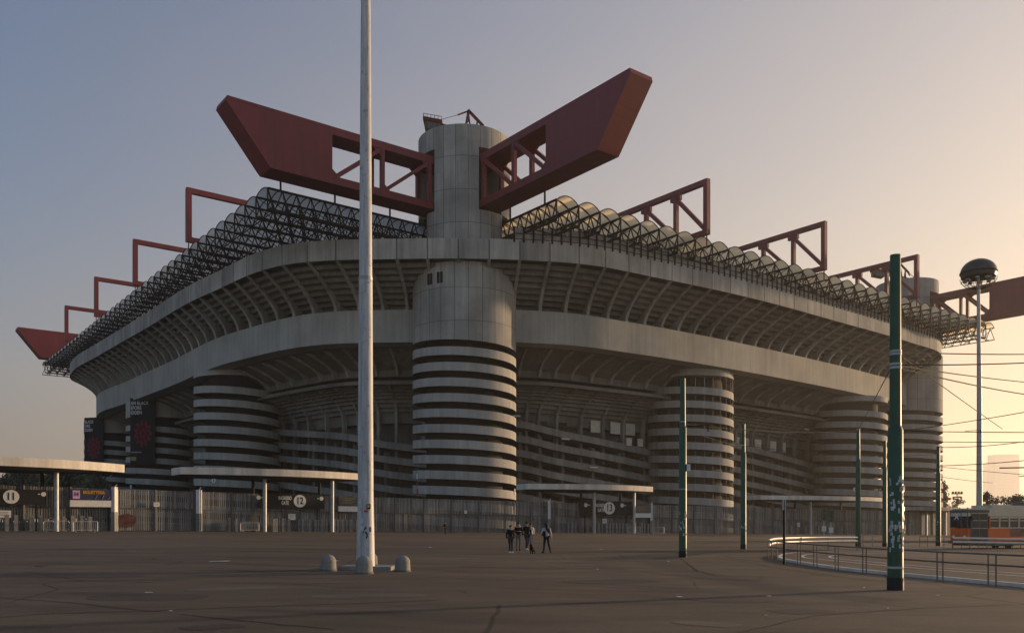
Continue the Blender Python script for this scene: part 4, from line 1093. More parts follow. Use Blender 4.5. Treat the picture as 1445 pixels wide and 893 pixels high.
mb = MB(); mb.box((0.115,-0.35,zl(716)),(0.19,-0.342,zl(712.5))); obj('warning_label', mb, M['yellow'], fb)
def curved_patch(r, a0, a1, z0, z1, n=6):
    m = MB(); m.strip([[((r)*math.cos(a0+(a1-a0)*i/n), (r)*math.sin(a0+(a1-a0)*i/n), z) for i in range(n+1)] for z in (z0, z1)]); return m
rr_ = 11.2*mpp
obj('sticker', curved_patch(rr_+0.006, math.radians(268), math.radians(296), zl(725), zl(719.5)), M['red_sticker'], k)
for a0, a1, y0, y1, mt in ((232,262,737,731,'paper'),(240,266,748,742,'paper'),(250,280,762,758,'con'),(225,250,712,704,'paper')):
    obj('sticker', curved_patch(11.9*mpp+0.004, math.radians(a0), math.radians(a1), zl(y0), zl(y1)), M[mt], k)
t_ = text('painted_number', '6', 0.62, M['black'], k, (0.03,-0.29,zl(752)), (PI/2,0,0), 'CENTER', 0.7, 0.0)
t_ = text('painted_number', '0', 0.26, M['black'], k, (0.20,-0.225,zl(747)), (PI/2,0,math.radians(40)), 'CENTER', 0.7, 0.0)
def bollard(label, px, py, wpx):
    p = ground(px, py); r = wpx*p.y/F/2
    o = thing('concrete_bollard', label, 'bollard', p, random.random(), 'round topped concrete bollards at the mast')
    mb = MB(); H = r*2.15; prof = [(r*1.06,-0.1),(r*1.04,H*0.12),(r,H*0.45)]+[(r*math.cos(a*PI/16), H-r*0.95+r*0.95*math.sin(a*PI/16)) for a in range(0,9)]
    mb.lathe(prof, 28); obj('body', mb, M['bollard'], o, smooth=True)
    mb = MB(); mb.lathe([(r*1.12,-0.05),(r*1.12,0.05),(r,0.06)], 28); obj('foot', mb, M['con_dark'], o)
M['bollard'] = concrete('rough_bollard', (0.27,0.255,0.225), 0.35, 0.4, fine=14)
bollard('round topped concrete bollard left of the mast foot', 463, 805, 21.5)
bollard('round topped concrete bollard directly in front of the mast foot', 513.5, 809, 23.5)
bollard('round topped concrete bollard right of the mast foot', 567.5, 806, 21.5)
bollard('half hidden concrete bollard just behind the right side of the mast foot', 524, 797, 16)

# ------------------------------------------------------------------ green tram poles
def tram_pole(label, px, py, ytop, ystep, w0, w1, bands, stickers, seed):
    p = ground(px, py); d = p.y; m_ = d/F; zz = lambda y: zat(y, d)-p.z
    k = thing('tram_pole', label, 'pole', p, 0, 'green tram line poles')
    mb = MB(); mb.lathe([(w0*m_/2*1.04,-0.1),(w0*m_/2,zz(ystep)),(w1*m_/2,zz(ystep)+0.12)], 20); obj('lower_shaft', mb, M['green'], k, smooth=True)
    mb = MB(); mb.lathe([(w1*m_/2*1.02,zz(ystep)),(w1*m_/2*0.92,zz(ytop)),(0,zz(ytop)+0.03)], 20); obj('upper_shaft', mb, M['green'], k, smooth=True)
    mb = MB(); mb.lathe([(w0*m_/2*1.10,-0.1),(w0*m_/2*1.10,0.32),(w0*m_/2*1.0,0.36)], 20); obj('tarred_foot', mb, M['black'], k, smooth=True)
    for y in bands:
        r = (w0 if y > ystep else w1)*m_/2*1.06; mb = MB(); mb.lathe([(r*0.9,zz(y)-0.03),(r,zz(y)-0.03),(r,zz(y)+0.03),(r*0.9,zz(y)+0.03)], 20); obj('clamp_band', mb, M['galv'], k)
    if stickers:
        r_ = random.Random(seed); y0, y1, n = stickers
        for i in range(n):
            y = y0+(y1-y0)*r_.random()**0.8; a = math.radians(200+140*r_.random()); hh = (0.03+0.07*r_.random()); ww = (0.10+0.25*r_.random())
            ob = obj('sticker', curved_patch(w0*m_/2*1.015+0.002+0.0006*i, a, a+ww*0.6+0.1, zz(y), zz(y)+hh*1.6, 4), M['paper'] if r_.random() < 0.75 else M['galv'], k)
    return k, p
mainpole, MPp = tram_pole('thick dark green pole plastered with stickers, nearest on the right', 1263, 832, 360, 607, 20.5, 15.5, (496,500,514,519,800), (678,782,75), 2)
P2, P2p = tram_pole('second nearest green pole, left of the railing, with a small white box', 963, 786, 534, 604, 10.5, 8.0, (595,602,690), (722,756,26), 3)
P3, P3p = tram_pole('slim green pole between the second pole and the railing end', 1048.5, 774.5, 598, 640, 7.5, 5.5, (628,), (738,750,10), 4)
P4, P4p = tram_pole('slim green pole in front of the third striped tower', 1210.5, 771, 605, 650, 6.8, 5.0, (606,), None, 5)
P5, P5p = tram_pole('slim green pole half hidden just left of the stickered pole', 1248, 771, 622, 660, 6.0, 4.6, (), None, 6)
P6, P6p = tram_pole('slim green pole at the right edge of the last striped tower', 1323.5, 770, 630, 668, 6.4, 4.8, (), (735,748,6), 7)
mb = MB(); z_ = zat(660,P2p.y)-P2p.z; mb.box((0.17,-0.2,z_-0.17),(0.36,0.02,z_+0.19)); obj('control_box', mb, M['white'], P2)
# thin dark stop post
p = ground(1106, 796); k = thing('sign_post', 'thin dark post at the bend of the railing', 'post', p)
mb = MB(); h_ = zat(705,p.y)-p.z; mb.tube([(0,0,-0.1),(0,0,h_)],0.055,10); obj('pole', mb, M['steel_dark'], k)
mb = MB(); mb.box((-0.07,-0.05,h_-0.45),(0.07,0.05,h_)); obj('plate', mb, M['galv'], k)

# ------------------------------------------------------------------ high mast light with globe
p = at(1381.5, 105); k = thing('high_mast_light', 'tall grey mast with a big dark globe shaped lamp crown on top', 'mast light', p)
hm = zat(392,105)-p.z; r = 23.5*105/F
mb = MB(); mb.tube([(0,0,0),(0,0,hm*0.5),(-0.12,0,hm+0.6)],[0.36,0.28,0.17],16); obj('pole', mb, M['galv'], k, smooth=True)
mb = MB(); mb.lathe([(r*0.93,hm)]+[(r*math.cos(a), hm+0.62+1.62*math.sin(a)) for a in [-0.2+i*(PI/2+0.2)/10 for i in range(11)]], 32, c=(-0.1,0,0)); obj('dome', mb, M['lamp_glass'], k, smooth=True)
mb = MB(); mb.lathe([(r*0.99,hm+0.45),(r*1.035,hm+0.5),(r*1.035,hm+0.66),(r*0.99,hm+0.7)], 32, c=(-0.1,0,0)); mb.lathe([(0,hm+0.02),(r*0.95,hm+0.02)],32,c=(-0.1,0,0)); obj('rim', mb, M['steel_dark'], k)
mb = MB()
for i in range(14):
    a = 2*PI*i/14; mb.tube([(-0.1+r*math.cos(a)*math.cos(b_),r*math.sin(a)*math.cos(b_),hm-1.35*math.sin(b_)) for b_ in [j*PI/2/6*0.98 for j in range(7)]],0.035,4)
for b_ in (0.35,0.75,1.15):
    mb.tube([(-0.1+r*math.cos(b_)*math.cos(2*PI*i/24),r*math.cos(b_)*math.sin(2*PI*i/24),hm-1.35*math.sin(b_)) for i in range(25)],0.03,4)
obj('cage', mb, M['steel_dark'], k)
for i in range(8):
    a = 2*PI*i/8+0.2; mb = MB(); mb.ball((-0.1+r*0.72*math.cos(a),r*0.72*math.sin(a),hm-0.28),0.3,8,5,sq=(1,1,0.7)); obj('lamp', mb, M['galv'], k)

# ------------------------------------------------------------------ tram platform, kerb, rails
near = [(1111,783),(1104,785),(1101.5,787.3),(1104,789.6),(1111,791.6),(1124,794),(1160,799.5),(1200,805),(1250,810),(1330,817.5),(1445,828),(1620,842)]
far = [(1111,783),(1126,781.2),(1150,779.8),(1200,778),(1300,775.8),(1445,773.2),(1620,771.5)]
PN = [ground(*q) for q in near]; PF = [ground(*q) for q in far]
outl = PN+PF[::-1][:-1]
mb = MB(); up = 0.10
mb.add([(q.x,q.y,q.z+up) for q in outl], [tuple(range(len(outl)))]); structure(obj('tram_platform', mb, M['asphalt2']))
mb = MB()
loop = PF[::-1]+PN[1:]
rows = []
for i, q in enumerate(loop):
    a = loop[max(i-1,0)]; b = loop[min(i+1,len(loop)-1)]; t = (b-a); t.z = 0; t.normalize(); n_ = Vector((t.y,-t.x,0))*-1
    inn_ = q-n_*-0.0; o1 = q+Vector((-t.y,t.x,0))*0.16*-1
    rows.append([(o1.x,o1.y,q.z-0.05),(o1.x,o1.y,q.z+up+0.012),(q.x+(q.x-o1.x)*0.2,q.y+(q.y-o1.y)*0.2,q.z+up+0.012)])
mb.strip(rows); structure(obj('kerb', mb, M['kerb']))
# inner kerbs / rail curves on the platform
def ribbon(mb, pts, wd, dz):
    rows = []
    for i, q in enumerate(pts):
        a = pts[max(i-1,0)]; b = pts[min(i+1,len(pts)-1)]; t = (b-a); t.z = 0; t.normalize(); n_ = Vector((-t.y,t.x,0))*wd/2
        rows.append([(q.x-n_.x,q.y-n_.y,q.z+dz),(q.x+n_.x,q.y+n_.y,q.z+dz)])
    mb.strip(rows)
def smooth_pts(pts, per=8):
    xy = spline([(q.x,q.y) for q in pts], per); return [Vector((q.x,q.y,gz(q.x))) for q in xy]
mb = MB()
for pts in ([(1240,779.2),(1190,780.6),(1150,783),(1132,786.5),(1138,789.5),(1170,793),(1240,800),(1330,808),(1460,818)],
            [(1250,782),(1205,783.2),(1178,785.5),(1170,788),(1180,790.5),(1215,794),(1300,802),(1460,814)]):
    ribbon(mb, smooth_pts([ground(*q) for q in pts]), 0.14, 0.106)
structure(obj('platform_lines', mb, M['kerb']))
mb = MB()
for pts in ([(1500,806),(1400,797),(1330,790),(1250,786),(1210,788.5)],[(1500,800),(1400,792.5),(1330,787),(1270,784.5)],[(1300,781),(1400,781.5),(1500,782)],[(1300,779),(1400,779.2),(1500,779.5)]):
    ribbon(mb, smooth_pts([ground(*q) for q in pts]), 0.09, 0.11)
structure(obj('tram_track', mb, M['rail_brown']))
mb = MB()
for pts in ([(1010,786),(1030,789),(1060,794),(1085,799),(1110,803),(1180,813),(1260,822)],[(1020,783),(1040,788),(1080,793),(1110,798),(1150,803)],[(900,806),(960,812),(1010,816),(1060,818),(1075,813)]):
    ribbon(mb, smooth_pts([ground(*q) for q in pts]), 0.12, 0.004)
structure(obj('old_track_groove', mb, M['groove']))

# repaired patches, cracks and a painted shadow strip on the square
rp = random.Random(11)
mb = MB(); mp2 = MB()
def patch(mbx, px, py, a, b_, rot, dz, n=14, rag=0.12):
    p = ground(px, py); pts = []
    for i in range(n):
        t = 2*PI*i/n; q = 1/max(abs(math.cos(t)), abs(math.sin(t)))**0.8*(1-rag*rp.random()); x = a*q*math.cos(t); y = b_*q*math.sin(t)
        X = p.x+x*math.cos(rot)-y*math.sin(rot); pts.append((X, p.y+x*math.sin(rot)+y*math.cos(rot), gz(X)+dz))
    mbx.add(pts, [tuple(range(n))])
for a in ((210,842,1.3,0.8,0.2),(860,820,1.6,0.9,0.5),(400,787,2.6,1.4,0.1),(720,800,2.2,1.0,-0.2),(1130,862,0.7,0.5,0.4),(90,812,2.4,1.0,0.0),(300,884,0.5,0.35,0.7)): patch(mb, *a, 0.004)
for a in ((520,840,1.4,0.6,0.3),(1000,880,0.6,0.4,-0.5),(150,778,3.0,1.6,0.2),(900,790,2.4,1.2,0.0),(330,830,1.2,0.5,0.6)): patch(mp2, *a, 0.004)
structure(obj('pavement_patches', mb, M['patch'])); structure(obj('pavement_patches', mp2, M['patch_pale']))
def jitter_line(pts, seed, amp=0.06):
    r_ = random.Random(seed); G = [ground(*q) for q in pts]; out = []
    for a, b in zip(G[:-1], G[1:]):
        n_ = max(4, int((b-a).length/0.35))
        for i in range(n_):
            q = a.lerp(b, i/n_)+Vector((r_.gauss(0,amp),r_.gauss(0,amp),0)); q.z = gz(q.x); out.append(q)
    return out
mb = MB()
for i, (pts, wd) in enumerate((([(-40,874),(60,866),(200,862),(320,857),(500,851),(640,846)],0.05),([(-20,842),(90,849),(180,859),(240,864)],0.045),([(250,866),(330,874),(500,890)],0.05),([(0,809),(150,807),(300,804),(420,806)],0.09),
      ([(330,805),(400,809),(470,811)],0.05),([(560,812),(700,818),(840,823),(1000,832)],0.05),([(960,788),(985,806),(1010,812),(1078,813)],0.07),([(1040,893),(1150,868),(1300,858),(1445,852)],0.04),([(60,776),(190,777)],0.16),([(880,838),(1010,849),(1120,849)],0.04))):  # the short wide strip at far left is a painted shadow
    ribbon(mb, jitter_line(pts, i, wd*0.45), wd, 0.006)
structure(obj('cracks_and_shadow_strip', mb, M['crack_shadow']))
# ------------------------------------------------------------------ railings
def railing(name, label, base, posts, h, rails, rad, mat, prad=0.022, group=None, dz=0.0):
    o0 = base[0]; k = thing(name, label, 'railing', o0, 0, group)
    pts = [q-o0 for q in (smooth_pts(base, 6) if len(base) > 2 else base)]
    for hz_ in rails:
        mb = MB(); mb.tube([q+Vector((0,0,hz_)) for q in pts], rad, 8); obj('rail', mb, mat, k, smooth=True)
    for q in posts:
        q = q-o0; mb = MB(); mb.tube([q+Vector((0,0,-0.1)), q+Vector((0,0,h))], prad, 8); obj('post', mb, M['rail_brown'], k)
    return k
base = [ground(*q) for q in ((1083.5,789),(1088,790),(1096,791.6),(1127,797.5),(1150,800.7),(1180,804.7),(1219,809.3),(1325,820.8),(1399,827.5),(1500,836))]
posts = [ground(*q) for q in ((1083.5,789),(1088.5,790),(1096,791.6),(1125,797.2),(1129.5,797.8),(1148,800.4),(1152.5,801),(1178,804.4),(1182.5,805),(1217,809),(1222,809.7),(1322,820.4),(1330,821.3),(1394,827),(1405,828))]
railing('tram_railing', 'long brown steel railing curving along the near side of the tram loop', base, posts, 0.97, (0.95,0.64), 0.028, M['rail_brown'], 0.024)
base = [ground(*q) for q in ((1084.5,788),(1087,785),(1096,781.5),(1120,779),(1168,777),(1209,776.2))]
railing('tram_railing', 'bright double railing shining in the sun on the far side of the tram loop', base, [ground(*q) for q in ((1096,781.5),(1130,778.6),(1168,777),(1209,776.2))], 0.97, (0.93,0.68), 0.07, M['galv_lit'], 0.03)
base = [ground(*q) for q in ((1344,775.4),(1366,775.8),(1445,777.4),(1540,779))]
railing('tram_railing', 'bright platform railing shining in the sun in front of the tram', base, [ground(1344+12*i,775.4+0.19*i) for i in range(0,14)], 0.95, (0.93,0.62), 0.075, M['rail_sunlit'], 0.03)
base = [ground(*q) for q in ((1297,771.5),(1320,771.8),(1343,772.2))]
railing('tram_railing', 'thin low railing left of the tram front', base, [ground(1297+11.5*i,771.5+0.17*i) for i in range(5)], 0.95, (0.93,0.5), 0.025, M['rail_brown'], 0.022)

# bent hoop stands by the far green poles
for px, py, lab in ((1217.5,771,'small bent steel hoop right of the pole by the far railing'),(1231,771,'second bent steel hoop, further right by the far railing')):
    p = ground(px, py); mb = MB(); mb.tube([(0,0,-0.1),(0,0,0.85),(-0.08,0,1.0),(-0.3,0,1.05),(-0.42,0,0.95)],0.05,8)
    tag(obj('steel_hoop', mb, M['galv'], None, p), lab, 'hoop')

# traffic signals at the far gate
for px, py, yt, lab in ((1162,754,717,'small traffic signal with two pale heads in front of the far canopy'),(1172,755,719,'slim traffic signal pole right of the two pale heads')):
    p = ground(px, py); p.y = min(p.y, 165); p = at(px, min(p.y,165)); hh = zat(yt, p.y)-p.z
    k = thing('traffic_signal', lab, 'traffic light', p, 0, 'traffic signals at the far gate')
    mb = MB(); mb.tube([(0,0,-0.1),(0,0,hh)],0.12,8); obj('pole', mb, M['galv'], k)
    mb = MB(); mb.box((-0.45,-0.35,hh-2.3),(0.45,0.1,hh)); obj('signal_head', mb, M['green'], k)
    for i in range(3):
        mb = MB(); mb.ball((0,-0.36,hh-0.45-0.7*i),0.27,10,6,sq=(1,0.4,1)); obj('lens', mb, M['glass_dark'], k)
    mb = MB(); mb.box((-0.45,-0.3,hh-4.3),(0.35,-0.2,hh-3.3)); obj('plate', mb, M['white'], k)

# ------------------------------------------------------------------ overhead wires
def wire(label, a, b, r, sag=0.25, name='overhead_wire'):
    mb = MB(); a = Vector(a); b = Vector(b); pts = [a.lerp(b, i/10)-Vector((0,0,sag*4*(i/10)*(1-i/10))) for i in range(11)]
    o_ = pts[5].copy(); mb.tube([q-o_ for q in pts], r, 5)
    tag(obj(name, mb, M['wire'], None, o_), label, 'wire', 'tram wires on the right')
def wp(px, py, d): return at(px, d, zat(py, d))
dm = MPp.y
wire('topmost level wire from the stickered pole to the right edge', wp(1268,497,dm), wp(1480,499.5,dm+6), 0.018, 0.03)
wire('second level wire from the stickered pole, rising slightly to the right', wp(1268,515,dm), wp(1480,510.5,dm+4), 0.018, 0.03)
wire('wire falling gently right from the lower clamp of the stickered pole', wp(1268,516,dm), wp(1480,542,dm+12), 0.018, 0.05)
wire('lowest wire falling right from the clamp of the stickered pole', wp(1268,519,dm), wp(1480,561,dm+10), 0.02, 0.08)
wire('steep diagonal stay running down right from the stickered pole', wp(1268,500,dm), wp(1414,605,dm+14), 0.014, 0.02)
wire('short stay running down left from the stickered pole to the slim pole', wp(1257,519,dm), P4p+Vector((0,0,zat(606,P4p.y)-P4p.z)), 0.016, 0.02)
d6 = P6p.y
wire('wire rising right from the far slim pole above the tram', wp(1260,609,d6), wp(1470,577,60), 0.03, 0.1)
wire('level wire crossing in front of the last striped tower above the tram', wp(1211,606,P4p.y), wp(1480,610,60), 0.03, 0.06)
wire('contact wire with a dropper above the far tower block', wp(1323,623,d6), wp(1480,623,70), 0.03, 0.05)
wire('kinked contact wire below the dropper wire', wp(1323,631,d6), wp(1480,618,64), 0.03, 0.2)
wire('lower contact wire rising right past the tower block', wp(1323,657,d6), wp(1480,646,64), 0.032, 0.1)
wire('thin wire falling right in front of the hazy tower block', wp(1323,658,d6), wp(1480,672,70), 0.022, 0.05)
wire('lowest thin wire near the tree tops at the right', wp(1323,672,d6), wp(1400,681,100), 0.025, 0.05)
wire('wire sagging from the second green pole across the tower to the right', wp(963,598,P2p.y), wp(1211,607,P4p.y), 0.02, 0.3)
wire('lower wire from the second green pole to the slim pole right', wp(963,604,P2p.y), wp(1048,630,P3p.y), 0.018, 0.1)
wire('wire between the slim pole by the railing and the pole before the third tower', wp(1048,628,P3p.y), wp(1323,640,d6), 0.02, 0.5)
wire('short contact wire at the right edge above the tram roof', wp(1410,660,66), wp(1480,659,66), 0.05, 0.0)
# wire arms on two poles
for px, py, d, lab in ((985,602,P2p.y,'short wire arm on the second green pole'),(1375,608,80,'wire insulator above the tram')):
    mb = MB(); mb.bar((-0.9,0,0),(0.6,0,0.08),0.05); mb.bar((0.5,0,-0.25),(0.5,0,0.1),0.05); q = wp(px,py,d)
    tag(obj('wire_arm', mb, M['wire'], None, q), lab, 'wire fitting')

# ------------------------------------------------------------------ tram
tp_ = at(1395, 71.0); AZ = math.radians(90-70)          # axis direction: azimuth 70 deg
k = thing('tram', 'old orange tram with cream window band and blue windscreen at the right edge', 'tram', tp_, AZ)
k.scale = (1.0,1.0,1.07); W_ = 2.35; Lt = 13.0
def tb(name, mat, fn, parent=None):
    mb = MB(); fn(mb); return obj(name, mb, mat, parent or k)
# plan outline: tapered nose at the left
def plan(inset=0.0):
    return [(-1.9+inset,0.30+inset),(0.0,0.0+inset),(Lt-inset,0+inset),(Lt-inset,W_-inset),(0.0,W_-inset),(-1.9+inset,W_-0.30-inset)]
body = tb('lower_body', M['orange'], lambda m: m.prism(plan(), 0.62, 1.62))
tb('skirt', M['tram_grey'], lambda m: m.prism(plan(0.12), 0.30, 0.62))
tb('cornice', M['tram_cream'], lambda m: m.prism(plan(-0.02), 2.52, 2.95))
tb('roof', M['tram_cream'], lambda m: (m.prism(plan(0.10), 2.95, 3.12), m.prism([(0.2,0.45),(Lt-0.3,0.45),(Lt-0.3,W_-0.45),(0.2,W_-0.45)], 3.12, 3.36)))
tb('roof_vent', M['tram_cream'], lambda m: m.box((0.5,0.12,3.12),(2.6,0.40,3.40)))
tb('interior', M['void'], lambda m: m.prism(plan(0.22), 1.62, 2.52))
n_w = 12
for i in range(n_w+1):
    x = 0.12+i*(Lt-0.3)/n_w
    tb('window_pillar', M['tram_cream'] if i else M['orange'], lambda m: m.box((x-0.06,0.0,1.62),(x+0.06,0.14,2.52)))
for i in range(n_w):
    x0 = 0.12+i*(Lt-0.3)/n_w+0.06; x1 = x0+(Lt-0.3)/n_w-0.12
    wn = tb('side_window', M['window_dark'], lambda m: m.box((x0,0.06,1.66),(x1,0.09,2.5)))
    tb('window_bar', M['tram_cream'], lambda m: m.box((x0,0.02,2.16),(x1,0.06,2.22)), wn)
    tb('blind', M['tram_cream'], lambda m: m.box((x0,0.03,2.36),(x1,0.055,2.5)), wn)
tb('belt_rail', M['tram_cream'], lambda m: m.box((0.1,-0.03,1.60),(Lt,-0.002,1.68)))
tb('fleet_panel', M['panel_brown'], lambda m: m.box((2.3,-0.025,1.0),(Lt-0.5,-0.003,1.58)))
# nose: windscreen, dark header, door
nf = [(-1.9,0.30),(-1.9,W_-0.30)]
ws = tb('windscreen', M['blue_glass'], lambda m: m.box((-1.88,0.36,1.66),(-1.85,W_-0.36,2.85)))
tb('nose_header', M['tram_grey'], lambda m: m.prism([(-1.95,0.26),(0.02,-0.03),(0.02,W_+0.03),(-1.95,W_-0.26)], 2.78, 3.0))
for y in (0.33, 0.95, W_-0.33): tb('windscreen_pillar', M['tram_grey'], lambda m: m.box((-1.93,y-0.035,1.62),(-1.86,y+0.035,2.82)), ws)
a_ = text('route_letter', 'A', 0.62, M['letter'], k, (-1.92,W_-0.95,2.45), (PI/2,0,-PI/2), 'CENTER', 1.0, 0.01)
dr = tb('door', M['window_dark'], lambda m: m.slab([(-1.6,0.235,0.7),(-0.18,0.01,0.7),(-0.18,0.01,2.72),(-1.6,0.235,2.72)], (0.004,-0.03,0)))
for x in (-1.62,-0.9,-0.16): tb('door_frame', M['tram_grey'], lambda m: m.bar((x,0.30+(x+1.9)*-0.158-0.02,0.65),(x,0.30+(x+1.9)*-0.158-0.02,2.74),0.07,0.08), dr)
for z in (1.62,2.2): tb('door_bar', M['galv'], lambda m: m.bar((-1.62,0.22,z),(-0.16,-0.03,z),0.05,0.05), dr)
for y in (0.62, W_-0.62): tb('headlight', M['letter'], lambda m: m.ball((-1.92,y,0.95),0.13,12,8,sq=(0.4,1,1)))
tb('bumper', M['tram_grey'], lambda m: m.box((-2.08,0.25,0.45),(-1.9,W_-0.25,0.66)))
for x in (0.9, Lt-2.8):
    bg_ = tb('bogie', M['black'], lambda m: m.box((x-0.3,0.25,0.25),(x+2.1,W_-0.25,0.55)))
    for dx in (0.2,1.6): tb('wheel', M['steel_dark'], lambda m: m.tube([(x+dx,0.3,0.33),(x+dx,0.42,0.33)],0.33,16), bg_)
tb('trolley_base', M['tram_grey'], lambda m: (m.box((4.6,0.7,3.36),(6.2,1.6,3.6)), m.bar((5.4,1.15,3.6),(7.6,1.15,4.9),0.06), m.bar((7.6,1.15,4.9),(5.4,1.15,5.7),0.06), m.bar((5.4,0.5,5.7),(5.4,1.8,5.7),0.06)))
for y in (0.1,): tb('side_mirror', M['black'], lambda m: m.box((-1.9,-0.12,2.2),(-1.85,0.08,2.55)))

# ------------------------------------------------------------------ people
def skinned(name, verts, edges, radii, mat, parent, root=0, sub=2):
    me = bpy.data.meshes.new(name); me.from_pydata([tuple(v) for v in verts], edges, []); me.materials.append(mat)
    o = bpy.data.objects.new(name, me); C.objects.link(o); o.parent = parent
    m = o.modifiers.new('skin', 'SKIN'); m.use_smooth_shade = True
    if not me.skin_vertices: return o
    for i, r in enumerate(radii):
        sv = me.skin_vertices[0].data[i]; sv.radius = r if isinstance(r, tuple) else (r, r); sv.use_root = (i == root)
    s_ = o.modifiers.new('sub', 'SUBSURF'); s_.levels = sub; s_.render_levels = sub
    return o
def person(label, p, H, rz, pose, top, legs, shoes, hair_long=False, extras=()):
    """pose: dict of joints in body space (x right, y back, z up) scaled to H; faces -y"""
    k = thing('person', label, 'person', p, rz, None); h = H/1.75
    J = {'pel':(0,0,0.95),'sp':(0,0.01,1.15),'ch':(0,0.01,1.36),'nk':(0,-0.01,1.48),'hd':(0,-0.02,1.60),'ht':(0,-0.02,1.70),
         'hipL':(-0.09,0,0.92),'hipR':(0.09,0,0.92),'knL':(-0.10,-0.02,0.50),'knR':(0.10,-0.02,0.50),'anL':(-0.10,0.03,0.09),'anR':(0.10,0.03,0.09),'toL':(-0.11,-0.14,0.03),'toR':(0.11,-0.14,0.03),
         'shL':(-0.18,0.01,1.41),'shR':(0.18,0.01,1.41),'elL':(-0.24,0.04,1.13),'elR':(0.24,0.04,1.13),'wrL':(-0.24,-0.02,0.88),'wrR':(0.24,-0.02,0.88)}
    J.update(pose)
    V = {n: Vector(q)*h for n, q in J.items()}
    names = list(V); idx = {n: i for i, n in enumerate(names)}
    rad = dict(pel=(0.14,0.105),sp=(0.125,0.095),ch=(0.15,0.105),nk=0.055,hd=(0.078,0.095),ht=(0.06,0.07),hipL=0.088,hipR=0.088,knL=0.058,knR=0.058,anL=0.04,anR=0.04,toL=0.035,toR=0.035,shL=0.062,shR=0.062,elL=0.042,elR=0.042,wrL=0.028,wrR=0.028)
    E = [('pel','sp'),('sp','ch'),('ch','nk'),('nk','hd'),('hd','ht'),('pel','hipL'),('pel','hipR'),('hipL','knL'),('hipR','knR'),('knL','anL'),('knR','anR'),('anL','toL'),('anR','toR'),('ch','shL'),('ch','shR'),('shL','elL'),('shR','elR'),('elL','wrL'),('elR','wrR')]
    verts = [V[n] for n in names]; radii = [tuple(x*h for x in rad[n]) if isinstance(rad[n], tuple) else rad[n]*h for n in names]
    edges = [(idx[a], idx[b]) for a, b in E]
    for sd, sg in (('L',-1),('R',1)):                 # hands: palm and five fingers
        wv = V['wr'+sd]; d = (wv-V['el'+sd]).normalized(); sx = Vector((sg*0.3,-1,0)).normalized(); sx = (sx-d*sx.dot(d)).normalized()
        pi_ = len(verts); verts.append(wv+d*0.06*h); radii.append((0.036*h,0.02*h)); edges.append((idx['wr'+sd], pi_))
        for j, (o_, ln) in enumerate(((-0.03,0.055),(-0.01,0.07),(0.01,0.075),(0.03,0.065))):
            b0 = len(verts); verts.append(verts[pi_]+sx*o_*h+d*0.035*h); radii.append(0.009*h); verts.append(verts[b0]+d*ln*0.55*h); radii.append(0.008*h); verts.append(verts[b0+1]+(d*0.8+Vector((-sg*0.5,0,0))).normalized()*ln*0.45*h); radii.append(0.007*h)
            edges += [(pi_,b0),(b0,b0+1),(b0+1,b0+2)]
        b0 = len(verts); verts.append(wv+d*0.03*h+sx*0.045*h); radii.append(0.010*h); verts.append(wv+d*0.075*h+sx*0.06*h); radii.append(0.008*h); edges += [(pi_,b0),(b0,b0+1)]
    b = skinned('body', verts, edges, radii, M['skin'], k, idx['pel'])
    hd = V['hd']; mb = MB()
    mb.ball((hd.x,hd.y-0.02*h,hd.z+0.025*h),0.108*h,14,9,sq=(0.88,1.0,1.05)) if False else None
    # hair cap and face details
    mb = MB(); R_ = 0.112*h; vs = []; n_ = 14
    for i in range(7):
        a = PI*0.62*i/6
        for q in range(n_):
            t = 2*PI*q/n_; zc = math.cos(a); fy = math.sin(a)*math.sin(t)
            cut = 0.0 if fy > -0.35 else 0.05
            vs.append((hd.x+R_*0.86*math.sin(a)*math.cos(t), hd.y+0.012*h+R_*1.0*fy, hd.z+0.045*h+R_*1.02*zc+cut*h*(1 if zc < 0.3 else 0)))
    mb.strip([vs[i*n_:(i+1)*n_] for i in range(7)], 0, True)
    if hair_long: mb.tube([(hd.x,hd.y+0.07*h,hd.z+0.06*h),(hd.x,hd.y+0.11*h,hd.z-0.08*h),(hd.x,hd.y+0.12*h,hd.z-0.24*h),(hd.x,hd.y+0.10*h,hd.z-0.34*h)],[0.08*h,0.10*h,0.085*h,0.03*h],10)
    obj('hair', mb, M['hair'], k, smooth=True)
    mb = MB()
    mb.ball((hd.x,hd.y-0.105*h,hd.z-0.015*h),0.018*h,6,5,sq=(0.8,1,1.3))
    for sg in (-1,1): mb.ball((hd.x+sg*0.088*h,hd.y+0.01*h,hd.z),0.024*h,6,5,sq=(0.5,0.8,1.3))
    obj('nose_and_ears', mb, M['skin'], b)
    mb = MB()
    for sg in (-1,1): mb.ball((hd.x+sg*0.032*h,hd.y-0.088*h,hd.z+0.012*h),0.010*h,6,5)
    mb.box((hd.x-0.025*h,hd.y-0.096*h,hd.z-0.058*h),(hd.x+0.025*h,hd.y-0.086*h,hd.z-0.050*h))
    obj('eyes_and_mouth', mb, M['hair'], b)
    # clothes follow the same skeleton, a little fuller
    jn = ['pel','sp','ch','nk','shL','shR','elL','elR','wrL','wrR']; jv = [V[n].copy() for n in jn]; jv[3] = V['ch'].lerp(V['nk'],0.55)
    for i, e in ((8,'elL'),(9,'elR')): jv[i] = V[e].lerp(jv[i], 0.93)
    jv[0] = jv[0]-Vector((0,0,0.06*h))
    jr = [(0.165,0.13),(0.155,0.125),(0.172,0.13),0.085,0.085,0.085,0.062,0.062,0.047,0.047]
    skinned('jacket', jv, [(0,1),(1,2),(2,3),(2,4),(2,5),(4,6),(5,7),(6,8),(7,9)], [tuple(x*h for x in r) if isinstance(r, tuple) else r*h for r in jr], top, k, 0)
